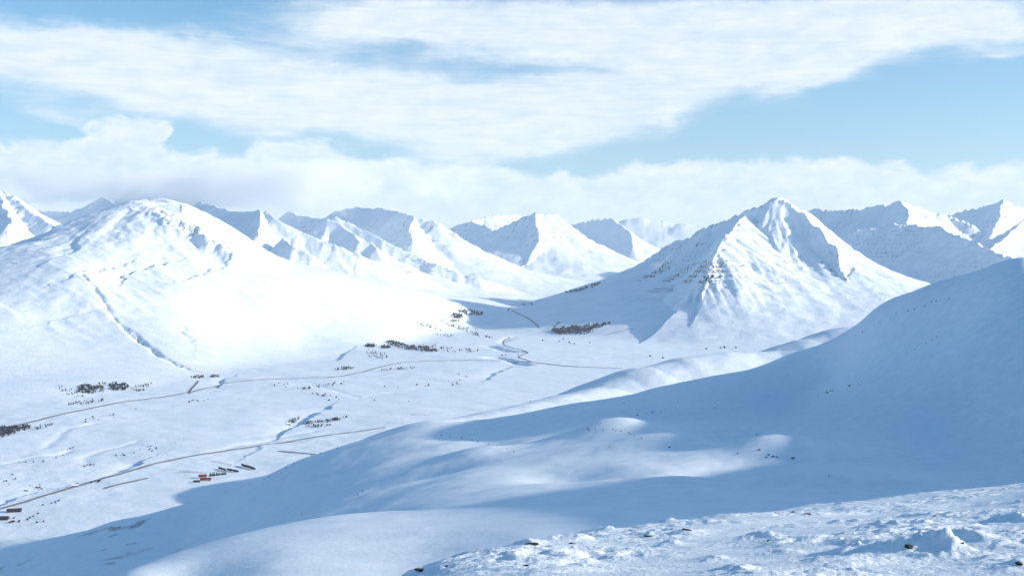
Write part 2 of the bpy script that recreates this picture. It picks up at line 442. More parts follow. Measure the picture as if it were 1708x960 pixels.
# name, label, ridge lines, profile, warp, gully amp, gully cell, smooth k, rock strength
MTN = [
    ('pyramid', [
        [(1293, 327, 6600), (1268, 340, 6600), (1237, 357, 6560), (1190, 371, 6650), (1165, 387, 6700), (1130, 412, 6750)],
        ([(1243, 359, 6520), (1216, 385, 6200), (1195, 420, 5800), (1182, 452, 5600), (1160, 500, 5430), (1128, 534, 5300)], (.64, .17, 720), (1.15, .19, 430)),
        ([(1293, 327, 6600), (1322, 341, 6540), (1350, 366, 6420), (1374, 390, 6270), (1392, 412, 6130), (1403, 450, 5920), (1426, 496, 5680)], (1.05, .72, 300)),
        [(1293, 327, 6600), (1320, 338, 6700), (1350, 355, 6800), (1400, 394, 6850), (1460, 441, 6850), (1528, 488, 6750)],
     ], (.88, .18, 540), 24, 190),
    ('pyramid_spur', [
        [(1178, 377, 7300), (1150, 396, 7450), (1122, 403, 7600), (1104, 414, 7700), (1098, 432, 7700)],
        [(1092, 428, 7900), (1060, 449, 7700), (1020, 470, 7600), (965, 489, 7300)],
     ], (.6, .2, 500), 14, 160),
    ('centre_peak', [
        [(895, 352, 13500), (870, 362, 13600), (830, 380, 13800), (790, 398, 14000)],
        [(895, 352, 13500), (897, 375, 13150), (895, 402, 12850), (886, 425, 12550), (868, 446, 12250)],
        [(895, 352, 13500), (925, 354, 13650), (955, 382, 13650), (1000, 412, 13500), (1062, 445, 13300)],
     ], (.72, .2, 900), 13, 280),
    ('right_of_centre', [
        [(1020, 362, 17000), (990, 365, 17200), (955, 374, 17600)],
        [(1020, 362, 17000), (1040, 378, 16400), (1056, 392, 16000), (1059, 412, 15600)],
        [(1056, 392, 16000), (1075, 408, 15900), (1092, 422, 15800)],
     ], (.7, .22, 900), 11, 300),
    ('far_plateau', [
        [(1030, 366, 21500), (1048, 362, 21000), (1075, 362, 21000), (1102, 366, 21000), (1106, 370, 20800), (1138, 366, 20800), (1150, 371, 20800), (1230, 374, 20800)],
     ], (.35, .12, 1500), 16, 400),
    ('far_left_centre', [
        [(755, 378, 16500), (790, 366, 16500), (820, 358, 16800), (860, 356, 17200), (890, 362, 17200)],
        [(790, 366, 16500), (815, 380, 15800), (840, 396, 15200)],
     ], (.55, .2, 1200), 24, 350),
    ('spur_c', [
        [(432, 348, 7400), (412, 352, 7600), (385, 351, 7900), (330, 335, 8600)],
        [(432, 348, 7400), (434, 370, 7150), (430, 390, 6950)],
        [(432, 348, 7400), (458, 361, 7300), (500, 384, 7200), (560, 408, 7100), (600, 424, 7050), (660, 447, 7100), (740, 474, 7400)],
        [(470, 396, 6900), (490, 408, 6700), (520, 424, 6650)],
     ], (.72, .16, 600), 9, 200),
    ('spur_d', [
        [(548, 364, 8500), (520, 362, 8900), (480, 350, 9400)],
        [(548, 364, 8500), (572, 372, 8450), (588, 388, 8250), (596, 402, 8100)],
        [(596, 402, 8100), (620, 403, 8100), (630, 412, 8000)],
        [(560, 360, 9000), (640, 400, 8700), (720, 436, 8500), (800, 463, 8400), (870, 488, 8500)],
     ], (.72, .16, 600), 9, 200),
    ('spur_e', [
        [(560, 350, 11500), (600, 345, 11000), (640, 347, 10600), (670, 352, 10200), (690, 362, 10000), (735, 370, 9900), (765, 391, 9800), (830, 430, 9700), (895, 461, 9900), (940, 478, 10300)],
        [(690, 362, 10000), (684, 385, 9500), (690, 400, 9200)],
     ], (.66, .17, 700), 12, 240),
    ('far_left', [
        [(-80, 325, 8200), (0, 317, 8200), (22, 326, 8100), (45, 348, 7900), (90, 375, 7600), (150, 396, 7300)],
        [(0, 317, 8200), (8, 345, 7800), (20, 370, 7400)],
     ], (.6, .14, 700), 18, 240),
    ('far_left_peak', [
        [(172, 327, 9600), (150, 341, 9500), (120, 352, 9600), (60, 350, 9800)],
        [(172, 327, 9600), (205, 349, 9300), (230, 365, 9100)],
     ], (.55, .15, 600), 10, 240),
    ('cloud_mountain', [
        [(200, 330, 11500), (280, 318, 11000), (330, 318, 10500), (345, 335, 10200), (368, 350, 9900), (420, 365, 9600)],
        [(280, 318, 11000), (275, 345, 10300)],
     ], (.75, .16, 600), 20, 260),
    ('right_front', [
        [(1395, 398, 8500), (1430, 383, 8400), (1475, 375, 8350), (1490, 369, 8300), (1510, 375, 8250), (1560, 376, 8000), (1582, 386, 7850), (1630, 404, 7450), (1662, 420, 7150), (1702, 434, 6800)],
     ], (.75, .16, 700), 20, 240),
    ('right_peak', [
        [(1340, 351, 12200), (1360, 346, 12000), (1400, 348, 11700), (1440, 346, 11500), (1460, 341, 11200), (1482, 339, 11000), (1500, 333, 10800)],
        [(1500, 333, 10800), (1512, 347, 10400), (1516, 360, 10000), (1512, 376, 9600)],
        [(1500, 333, 10800), (1535, 343, 10900), (1560, 354, 10900), (1580, 358, 11000), (1620, 372, 10800)],
     ], (.72, .18, 700), 18, 260),
    ('far_right_peak', [
        [(1575, 359, 12600), (1600, 353, 12500), (1640, 343, 12300), (1672, 332, 12000), (1700, 344, 11900), (1760, 352, 12000)],
        [(1672, 332, 12000), (1668, 365, 11000), (1650, 395, 10400)],
     ], (.6, .18, 700), 16, 260),
    ('right_edge', [
        [(1800, 345, 9800), (1712, 362, 9500), (1692, 382, 9250), (1670, 402, 8900), (1640, 425, 8500)],
     ], (.6, .18, 700), 14, 260),
]
COMP = ['valley', 'hills', 'knoll', 'left'] + [m[0] for m in MTN]

def on_left(px, py):
    Y = np.linspace(2900, 6600, 900)
    m = left_mtn((px - CX) / F * Y, Y) / Y + (py - CY) / F
    k = int(np.argmax(m > 0)) if (m > 0).any() else int(np.argmax(m))
    return (px - CX) / F * Y[k], Y[k]
LEFT_CREST = [[(120, 369, 5400), (180, 352, 5450), (220, 345, 5500), (262, 339, 5570), (300, 337, 5600), (333, 350, 5680), (400, 390, 5750), (450, 425, 5720), (500, 446, 5800)],
              [(300, 338, 5600), (318, 372, 5350), (345, 398, 5200), (380, 415, 5150)], [(220, 345, 5500), (236, 372, 5300), (232, 392, 5150)]]
LEFT_SCARPS = [([(-40, 418), (20, 411), (60, 403), (78, 394), (86, 388)], 60, 130), ([(104, 428), (118, 422), (130, 413), (138, 404)], 16, 90), ([(222, 458), (240, 447), (265, 441)], 14, 100),
               ([(120, 455), (160, 449), (205, 438)], 8, 110), ([(318, 462), (345, 452), (380, 444)], 8, 110), ([(95, 537), (110, 531), (125, 527)], 5, 90), ([(330, 600), (322, 585), (324, 568), (318, 556)], 14, 40)]
def build_ground():
    H = valley(GX, GY)
    base_valley = H.copy()
    own = np.zeros(H.shape, np.int8)
    rock = np.zeros(H.shape, np.float32)
    best = H.copy()
    def comp(idx, sel, z, k, rk=None):
        r0, r1, c0, c1 = sel
        sub = H[r0:r1, c0:c1]
        win = z > best[r0:r1, c0:c1]
        own[r0:r1, c0:c1][win] = idx
        best[r0:r1, c0:c1] = np.maximum(best[r0:r1, c0:c1], z)
        H[r0:r1, c0:c1] = smax(sub, z, k)
        if rk is not None:
            rock[r0:r1, c0:c1] = np.where(win, rk, rock[r0:r1, c0:c1])
    def box(y0, y1, px0=None, px1=None):
        r0, r1 = np.searchsorted(YR, [y0, y1])
        c0 = 0 if px0 is None else int(np.searchsorted(PXC, px0))
        c1 = NC if px1 is None else int(np.searchsorted(PXC, px1))
        return r0, r1, c0, c1
    # hills
    s = box(0, 3600)
    x, y = GX[s[0]:s[1], s[2]:s[3]], GY[s[0]:s[1], s[2]:s[3]]
    z = hills(x, y)
    px, py = x / y * F + CX, CY - z * F / y
    rk = .6 * sstep(perlin(x / 22, y / 5, 26), -.35, .3) * sstep(420 - px, 0, 120) * sstep(y, 900, 1000) * sstep(perlin((x + .5 * y) / 130, (y - .25 * x) / 24, 24) + .5 * perlin((x + .5 * y) / 60, (y - .25 * x) / 9, 25), .0, .45) * sstep(py, 835, 870)
    rk = np.maximum(rk, .40 * hill_band(x, y, z) * sstep(px, 1330, 1420))
    comp(1, s, z, 14, rk)
    s = box(1350, 4200, 560, None)
    x, y = GX[s[0]:s[1], s[2]:s[3]], GY[s[0]:s[1], s[2]:s[3]]
    z = seg_field(x, y, KNOLL, lambda d: d * d / (d + 160) * .62) + fbm(x, y, 150, 4, .5, 31) * 3
    comp(2, s, z, 25)
    # left mountain
    s = box(2300, 9500, None, 1050)
    x, y = GX[s[0]:s[1], s[2]:s[3]], GY[s[0]:s[1], s[2]:s[3]]
    z = left_mtn(x, y)
    rel = sstep(z, -345, -150)
    er, sl = erode(x, y, left_mtn, 420, 4, 2.2)
    up = sstep(z, -60, 200)
    z = z + rel * (fbm(x, y, 420, 5, .5, 41) * (6 + 12 * up) + er * (2.4 + 8.0 * up))
    crest = seg_field(x + fbm(x, y, 200, 3, .5, 64) * 14, y + fbm(x, y, 200, 3, .5, 65) * 20, LEFT_CREST, make_prof(1.0, .68, 110))
    z = smax(z, crest + er * 4 * up, 8)
    # steep rim of broken rock below the top
    px, py = x / y * F + CX, CY - z * F / y
    rk = np.exp(-(((px - 320) / 85) ** 2 + ((py - 388 - (px - 320) * .5) / 15) ** 2))
    z = z + rk * ridged(x, y, 70, 4, .6, 44) * 15
    rk = rk * .52
    for ln, dep, wd in LEFT_SCARPS:
        d, sd = line_field(x + fbm(x, y, 190, 4, .6, 57) * 40, y + fbm(x, y, 190, 4, .6, 58) * 30, [on_left(*p) for p in ln])
        z = z - dep * sstep(sd, -3, 16) * np.exp(-np.maximum(sd, 0) / wd) * np.exp(-((d - np.abs(sd)) / 60) ** 2) * rel
    # stream gorge running down to the plain
    rav = [(136, 456, 4440), (146, 461, 4390), (168, 478, 4260), (195, 505, 4050), (232, 530, 3880), (262, 556, 3720), (290, 575, 3620), (318, 592, 3540), (345, 605, 3500)]
    rp = [P(*p) for p in rav]
    dmin = np.full(x.shape, 1e9)
    wob = fbm(x, y, 120, 3, .6, 46) * 16
    for a, b_ in zip(rp[:-1], rp[1:]):
        ex, ey = b_[0] - a[0], b_[1] - a[1]
        t = np.clip(((x - a[0]) * ex + (y - a[1]) * ey) / (ex * ex + ey * ey), 0, 1)
        dmin = np.minimum(dmin, np.hypot(x - a[0] - t * ex, y - a[1] - t * ey))
    g = np.exp(-((dmin + wob * .7) / 8.5) ** 2) * (.35 + .65 * sstep(fbm(x, y, 110, 3, .6, 47), -.5, .2))
    z = z - g * 12
    rk = np.maximum(rk, g * .52)
    # scoured streaks that follow the slope, and low drift scarps
    a_, b_ = (x * .75 - y * .66), (x * .66 + y * .75)
    zone = sstep(px, 400, 520) * (1 - sstep(px, 760, 840)) * sstep(py, 445, 475) + .5 * sstep(px, 120, 250) * sstep(py, 415, 430) * (1 - sstep(py, 500, 540))
    st = sstep(perlin(a_ / 150, b_ / 13, 48) + .6 * perlin(a_ / 60, b_ / 7, 49) + .7 * perlin(x / 330, y / 330, 51), .5, .95)
    rk = np.maximum(rk, .44 * st * np.minimum(zone, 1))
    dr = perlin(a_ / 260, b_ / 70, 52) + .5 * perlin(a_ / 110, b_ / 34, 53)
    z = z + rel * (np.maximum(dr, 0) * 5.0 + fbm(x, y, 70, 3, .55, 54) * 1.1)
    comp(3, s, z, 22, rk)
    # mountains
    for i, (nm, lines, pr, gam, gcell) in enumerate(MTN):
        allp = [p for ln in lines for p in (ln[0] if isinstance(ln, tuple) else ln)]
        ymin, ymax = min(p[2] for p in allp), max(p[2] for p in allp)
        pxs = [p[0] for p in allp]
        padp = 2600 / ymin * F
        s = box(ymin - 2600, ymax + 2600, min(pxs) - padp, max(pxs) + padp)
        x, y = GX[s[0]:s[1], s[2]:s[3]], GY[s[0]:s[1], s[2]:s[3]]
        f = make_prof(pr[0] * 1.32, pr[1] * 1.05, pr[2] * .78)
        sc_ = ymin / 6000
        wx = fbm(x, y, 260 * sc_, 3, .5, 50 + i) * 16 * sc_
        wy = fbm(x, y, 260 * sc_, 3, .5, 80 + i) * 22 * sc_
        fn = lambda X, Y_: seg_field(X, Y_, lines, f)
        z = fn(x + wx, y + wy)
        act = z > -420
        er = np.zeros(z.shape, np.float32); sl = np.zeros(z.shape, np.float32)
        xa, ya = x[act], y[act]
        e_, s_ = erode(xa, ya, fn, gcell, 4, 1.9)
        er[act] = e_; sl[act] = s_
        top = sstep(z, -330, -100)
        ridge_d = sstep(sl, .25, .6)
        z = z + er * gam * (.25 + .75 * ridge_d) * top * .55 + fbm(x, y, 160 * sc_, 4, .5, 110 + i) * 5 * sc_ * top
        # horizontal basalt benches
        T = 29.0 * sc_
        ph = (z + fbm(x, y, 900, 2, .5, 140 + i) * 14) / T
        fr = ph - np.floor(ph)
        bench = (sstep(fr, .62, .98) - fr) * T * .42
        w = sstep(sl, .3, .62) * sstep(z, -240, -60) * sstep(fbm(x, y, 700 * sc_, 3, .5, 170 + i), -.35, .3)
        z = z + bench * w * .8
        rk = w * sstep(fr, .52, .66) * (1 - sstep(fr, .86, 1.0))
        rk = rk * .60
        if nm == 'pyramid':                                  # the row of thin basalt bands on the left face
            px, py = x / y * F + CX, CY - z * F / y
            lines_ = sstep(np.abs(((z + fbm(x, y, 300, 2, .5, 190) * 5) / 13.0) % 1.0 - .5), .30, .14)
            zone = sstep(px, 1010, 1090) * (1 - sstep(px, 1195, 1225)) * (sstep(py, 424, 440) * (1 - sstep(py, 470, 478)) + .8 * sstep(py, 478, 482) * (1 - sstep(py, 486, 490)))
            zone2 = .7 * sstep(px, 1225, 1260) * (1 - sstep(px, 1400, 1450)) * (sstep(py, 428, 434) * (1 - sstep(py, 440, 446)) + sstep(py, 462, 466) * (1 - sstep(py, 472, 478)))
            rk = np.maximum(rk, .85 * lines_ * (zone + zone2) * sstep(fbm(x, y, 260, 3, .5, 191), -.5, .2))
        comp(4 + i, s, z, 30 * sc_, rk.astype(np.float32))
    return H, own, rock

H, OWN, ROCK = build_ground()

def hgt(x, y):
    """height of the ground at a place"""
    px = x / y * F + CX
    c = np.interp(px, PXC, np.arange(NC)); r = np.interp(math.log(y), np.log(YR), np.arange(NR))
    c0, r0 = int(min(c, NC - 2)), int(min(r, NR - 2))
    u, v = c - c0, r - r0
    return (H[r0, c0] * (1 - u) + H[r0, c0 + 1] * u) * (1 - v) + (H[r0 + 1, c0] * (1 - u) + H[r0 + 1, c0 + 1] * u) * v
def spot(px, py, ymin=1400):
    """the place on the ground seen at that column and row, beyond ymin"""
    c = int(round(float(np.interp(px, PXC, np.arange(NC)))))
    m = -(py - CY) / F
    r0 = int(np.searchsorted(YR, ymin))
    a = H[r0:, c] / YR[r0:] - m
    k = np.where(a >= 0)[0]
    r = r0 + (int(k[0]) if len(k) else 0)
    if r > r0:
        a0, a1 = a[r - r0 - 1], a[r - r0]
        Y = YR[r - 1] + (YR[r] - YR[r - 1]) * (-a0) / (a1 - a0 + 1e-12)
    else:
        Y = YR[r]
    x = (px - CX) / F * Y
    return x, Y, hgt(x, Y)

# ------------------------------------------------------------------ materials
def new_mat(name):
    m = bpy.data.materials.new(name)
    m.use_nodes = True
    return m, NB(m.node_tree), m.node_tree.nodes['Principled BSDF']
def snow_mat(name, lam, dist, speck=0.0, streak=None, rocky=True, crust=0.0):
    """snow with relief of wavelength lam metres; rock shows where the ground's own 'rock' value is high"""
    m, b, bs = new_mat(name)
    geo = b.node('ShaderNodeNewGeometry')
    pos = geo.outputs['Position']
    n1 = b.noise(pos, 1 / lam, 6, .62)
    n2 = b.noise(pos, 1 / (lam * 7), 4, .55)
    bp = b.node('ShaderNodeBump')
    bp.inputs['Strength'].default_value = 1.0
    bp.inputs['Distance'].default_value = dist
    b.put(bp.inputs['Height'], b.add(n1, b.mul(n2, 1.5)))
    col = b.mix(b.step(n2, .35, .65), SNOW_A, SNOW_B)
    if crust:                                               # wind crust: long duller scales between bright loose snow, and coarse crystals
        mp = b.node('ShaderNodeMapping'); b.put(mp.inputs['Vector'], pos)
        mp.inputs['Rotation'].default_value = (0, 0, .5); mp.inputs['Scale'].default_value = (.22, 1, .6)
        c1 = b.noise(mp.outputs[0], 1 / (lam * 3.2), 6, .68, .4)
        c2 = b.noise(pos, 1 / (lam * .75), 2, .7)
        t = b.add(b.mul(b.step(c1, .42, .62), .55), b.mul(b.sub(c2, .5), 1.1))
        col = b.mix(b.m('MULTIPLY', t, crust, clamp=True), col, CRUST)
    if rocky:
        at = b.node('ShaderNodeAttribute', attribute_name='rock')
        nr = b.noise(pos, 1 / (lam * .9), 5, .7)
        mask = b.step(b.add(at.outputs['Fac'], b.mul(b.sub(nr, .5), 1.5)), .50, .66)
        mask = b.mul(mask, b.step(at.outputs['Fac'], .05, .2))
    else:
        mask = 0.0
    if streak:
        sx, sy, lo, hi, amt = streak
        tex = b.node('ShaderNodeMapping')
        b.put(tex.inputs['Vector'], pos)
        tex.inputs['Rotation'].default_value = (0, 0, sx)
        tex.inputs['Scale'].default_value = (1, sy, 0)
        ns = b.noise(tex.outputs[0], 1 / 60.0, 6, .72, .3)
        nb = b.noise(pos, 1 / 800.0, 3, .5)
        st = b.mul(b.step(b.add(ns, b.mul(b.sub(nb, .5), .55)), lo, hi), amt)
        mask = b.m('MAXIMUM', mask, st)
    if speck:
        ns = b.noise(pos, 1 / (lam * .8), 3, .6)
        nb = b.noise(pos, 1 / (lam * 30), 3, .5)
        mask = b.m('MAXIMUM', mask, b.mul(b.step(b.add(ns, b.mul(b.sub(nb, .5), .5)), speck, speck + .06), .85))
    col = b.mix(mask, col, ROCK_C)
    b.put(bs.inputs['Base Color'], col)
    bs.inputs['Roughness'].default_value = .75
    bs.inputs['Specular IOR Level'].default_value = .15
    m.node_tree.links.new(bp.outputs[0], bs.inputs['Normal'])
    return m
CRUST = (.60, .71, .80, 1)
SNOW_A, SNOW_B, ROCK_C = (.77, .865, .925, 1), (.86, .925, .97, 1), (.075, .085, .10, 1)
def plain(name, c, rough=.8, var=.25, lam=1.0):
    m, b, bs = new_mat(name)
    geo = b.node('ShaderNodeNewGeometry')
    n = b.noise(geo.outputs['Position'], 1 / lam, 4, .6)
    b.put(bs.inputs['Base Color'], b.mix(n, tuple(v * (1 - var) for v in c) + (1,), tuple(min(1, v * (1 + var)) for v in c) + (1,)))
    bs.inputs['Roughness'].default_value = rough
    bs.inputs['Specular IOR Level'].default_value = .2
    return m
M_HILL = snow_mat('wind packed snow', 1.2, .09, .0, None, True, .32)
M_VAL = snow_mat('valley snow', 7, .8, .0, None, True, .25)
M_LEFT = snow_mat('mountain snow with grass streaks', 9, 1.6, 0, None, True, .35)
M_MTN = snow_mat('mountain snow', 12, 2.4, 0, None, True, .3)

# ------------------------------------------------------------------ objects
def link(name, me, mat=None, parent=None, **props):
    o = bpy.data.objects.new(name, me)
    sc.collection.objects.link(o)
    if mat: me.materials.append(mat)
    if parent: o.parent = parent
    for k, v in props.items(): o[k] = v
    return o
def grid_mesh(name, X, Y, Z, fmask, normals=None, attr=None):
    nr, nc = X.shape
    idx = np.arange(nr * nc).reshape(nr, nc)
    q = np.stack([idx[:-1, :-1], idx[:-1, 1:], idx[1:, 1:], idx[1:, :-1]], -1)[fmask]
    used = np.unique(q)
    remap = np.zeros(nr * nc, np.int32); remap[used] = np.arange(len(used))
    q = remap[q]
    co = np.stack([X.ravel()[used], Y.ravel()[used], Z.ravel()[used]], -1).astype(np.float32)
    me = bpy.data.meshes.new(name)
    me.vertices.add(len(used)); me.vertices.foreach_set('co', co.ravel())
    me.loops.add(q.size); me.loops.foreach_set('vertex_index', q.ravel().astype(np.int32))
    me.polygons.add(len(q)); me.polygons.foreach_set('loop_start', np.arange(0, q.size, 4, dtype=np.int32))
    me.update(calc_edges=True)
    me.polygons.foreach_set('use_smooth', np.ones(len(q), bool))
    if attr is not None:
        a = me.attributes.new('rock', 'FLOAT', 'POINT')
        a.data.foreach_set('value', attr.ravel()[used].astype(np.float32))
    if normals is not None:
        me.normals_split_custom_set_from_vertices(normals.reshape(-1, 3)[used].tolist())
    return me
def grid_normals(X, Y, Z):
    def dd(A, ax): return np.gradient(A, axis=ax)
    ax_, ay_, az_ = dd(X, 1), dd(Y, 1), dd(Z, 1)
    bx, by, bz = dd(X, 0), dd(Y, 0), dd(Z, 0)
    n = np.stack([ay_ * bz - az_ * by, az_ * bx - ax_ * bz, ax_ * by - ay_ * bx], -1)
    return n / np.linalg.norm(n, axis=-1, keepdims=True)

SETTING = {
    'valley': ('valley_floor', 'flat snow-covered valley floor crossed by two dark roads', M_VAL),
    'hills': ('hill', 'smooth shaded snow hills and the big slope rising on the right', M_HILL),
    'knoll': ('hill', 'sunlit rounded snow knoll behind the shaded hills', M_VAL),
    'left': ('mountain', 'broad sunlit white mountain on the left with a dark stream gorge', M_LEFT),
    'pyramid': ('mountain', 'large pyramid-shaped snow mountain with a blue shaded left face and fluted sunlit front', M_MTN),
    'pyramid_spur': ('mountain', 'low lit spur showing behind the left flank of the big pyramid mountain', M_MTN),
    'centre_peak': ('mountain', 'white pointed peak in the middle at the head of the valley', M_MTN),
    'right_of_centre': ('mountain', 'far shaded peak just right of the middle pointed peak', M_MTN),
    'far_plateau': ('mountain', 'flat-topped snow plateau farthest off, left of the big pyramid mountain', M_MTN),
    'far_left_centre': ('mountain', 'pale ridge behind and left of the middle pointed peak', M_MTN),
    'spur_c': ('mountain', 'jagged spur with a blue shaded bowl right behind the broad left mountain', M_MTN),
    'spur_d': ('mountain', 'small shaded crag on the long white slope, second spur behind the left mountain', M_MTN),
    'spur_e': ('mountain', 'long dark-rimmed ridge running down to the valley, third spur from the left mountain', M_MTN),
    'far_left': ('mountain', 'white rocky mountainside at the far left edge', M_MTN),
    'far_left_peak': ('mountain', 'small pointed peak above the bowl at the far left', M_MTN),
    'cloud_mountain': ('mountain', 'rock-banded mountain with its top in cloud behind the left mountain', M_MTN),
    'right_front': ('mountain', 'wide blue shaded mountain between the big pyramid and the right slope', M_MTN),
    'right_peak': ('mountain', 'peak with one lit white flank behind the wide shaded mountain', M_MTN),
    'far_right_peak': ('mountain', 'rounded shaded peak farthest right on the skyline', M_MTN),
    'right_edge': ('mountain', 'shaded mountain flank cut by the right edge below the farthest right peak', M_MTN),
}
def link_ground():
    N = grid_normals(GX, GY, H)
    fo = OWN[:-1, :-1]
    for i, c in enumerate(COMP):
        f = fo == i
        if not f.any(): continue
        nm, lab, mat = SETTING[c]
        me = grid_mesh(nm, GX, GY, H, f, N, ROCK)
        link(nm, me, mat, None, kind='structure', label=lab)
link_ground()
def build_back_hill():
    # the hillside goes on behind and to the right of the viewpoint; the sun comes over its crest
    x, y = np.meshgrid(np.arange(180, 1300, 14.0), np.arange(-700, 300, 14.0))
    crest = np.interp(y, [-700, -300, 0, 300], [132, 138, 138, 134]) + fbm(x * 0 + 7, y, 120, 3, .5, 300) * 1.5
    d = np.abs(x - 600)
    z = crest - np.where(x < 600, d * d / (d + 120) * .62, d * .3) + fbm(x, y, 90, 3, .5, 301) * 1.2
    link('hill', grid_mesh('hill', x, y, z, np.ones((x.shape[0] - 1, x.shape[1] - 1), bool), None, x * 0), M_HILL, None, kind='structure', label='snow hillside carrying on beside and behind the viewpoint on the right')
build_back_hill()

# ------------------------------------------------------------------ foreground slope
def build_foreground():
    yr = rows([(2.2, 4.5, .02), (4.5, 34, .0042), (34, 130, .03)])
    fine = np.arange(560, 1750, 2.4)
    pxc = np.concatenate([560 - np.cumsum(4 * 1.12 ** np.arange(34))[::-1], fine, fine[-1] + np.cumsum(4 * 1.12 ** np.arange(40))])
    T = (pxc - CX) / F
    X, Y = yr[:, None] * T[None], np.repeat(yr[:, None], len(T), 1)
    FG = [(690, 962, 9), (760, 938, 11), (860, 911, 14), (1000, 892, 18), (1200, 864, 23), (1420, 839, 27), (1560, 822, 30), (1708, 808, 32), (1900, 782, 34), (2300, 720, 36),
          (1100, 985, 5.2), (1500, 965, 5.8), (1708, 955, 6), (1000, 930, 9.5), (1250, 905, 10.5), (1450, 885, 11), (1600, 873, 12), (1708, 862, 13), (1300, 935, 7.6), (1560, 920, 7.4), (1400, 862, 18), (1600, 842, 20),
          (900, 960, 7), (800, 1000, 6), (500, 1060, 8), (500, 1200, 5), (0, 1200, 8), (1000, 1150, 3.0), (1500, 1100, 3.4), (2000, 1040, 4), (2600, 900, 6), (854, 1500, 2.2), (1700, 1450, 2.2), (0, 1600, 2.2),
          (690, 1010, 14), (860, 960, 22), (1000, 940, 28), (1200, 905, 38), (1420, 880, 44), (1708, 850, 50), (2300, 760, 60),
          (860, 1150, 60), (1300, 1100, 80), (1708, 1000, 90), (2300, 900, 110), (500, 1200, 30), (0, 1300, 30), (860, 1200, 125), (1708, 1150, 125)]
    z = TPS(FG, 500, 1.0)(X, Y)
    near = 1 - sstep(Y, 26, 40)
    # hard wind crust: long ribs, broken plates and pits
    patch = sstep(fbm(X, Y, 2.6, 3, .5, 200), -.25, .45)
    xs, ys = X * .8 + Y * .12, Y
    z = z + near * (fbm(xs, ys, 1.7, 3, .5, 201) * .035 + ridged(xs * .45, ys, .55, 4, .6, 203) * .017 * patch + fbm(xs * .7, ys, .16, 4, .65, 206) * .010 * (.35 + patch))
    cr = ridged(xs * .6, ys, .42, 3, .6, 209)
    z = z + near * sstep(cr, .7, 1.5) * .03 * patch
    # drift heads: sharp crest, lit right side, long tail to the left
    for (px, py, Yd, hh, wl, wr, ln, rot) in DRIFTS:
        x0, y0, _ = P(px, py, Yd)
        c, s_ = math.cos(rot), math.sin(rot)
        u, v = (X - x0) * c + (Y - y0) * s_, -(X - x0) * s_ + (Y - y0) * c
        wob = fbm(X, Y, .22, 3, .6, 230 + int(px) % 17) * .06
        u = u + wob; v = v + wob * .7 + .25 * u * (u < 0)
        prof_ = np.where(u < 0, np.exp(-np.abs(u) / wl), np.exp(-(u / wr) ** 2))
        z = z + hh * .62 * prof_ * np.exp(-(v / ln) ** 2) * (1 + fbm(X, Y, .12, 3, .6, 260) * .22)
    return X, Y, z
DRIFTS = [(1560, 900, 7.2, .25, .26, .10, .30, .25), (1602, 886, 7.9, .17, .20, .16, .20, .1), (1428, 893, 8.2, .12, .16, .06, .16, .2), (1480, 868, 11.0, .17, .35, .12, .30, .2),
          (1530, 862, 12.5, .14, .3, .2, .3, .1), (1690, 872, 11.5, .2, .35, .12, .3, .2), (1270, 895, 11, .13, .35, .15, .4, .1), (1300, 912, 8.6, .08, .2, .12, .2, .1),
          (1120, 908, 11, .09, .25, .15, .2, .1), (1225, 940, 6.6, .07, .16, .10, .16, .1), (1190, 915, 8.5, .06, .2, .12, .2, .1), (960, 910, 12.5, .12, .4, .2, .25, .1), (880, 920, 12, .12, .35, .16, .25, .1),
          (1010, 900, 15, .12, .35, .2, .3, 0), (1110, 883, 18, .14, .4, .25, .3, 0), (1075, 890, 17, .1, .4, .2, .3, 0), (1700, 945, 6.2, .07, .15, .1, .1, .1), (1420, 955, 5.9, .06, .2, .1, .1, 0), (860, 945, 8.6, .05, .2, .1, .15, 0)]
fgX, fgY, fgZ = build_foreground()
M_FG = snow_mat('crusted snow', .035, .014, 0, None, False, .45)
me = grid_mesh('foreground_slope', fgX, fgY, fgZ, np.ones((fgX.shape[0] - 1, fgX.shape[1] - 1), bool))
link('foreground_slope', me, M_FG, None, kind='structure', label='crusted foreground snow slope with wind drifts and dark stones')


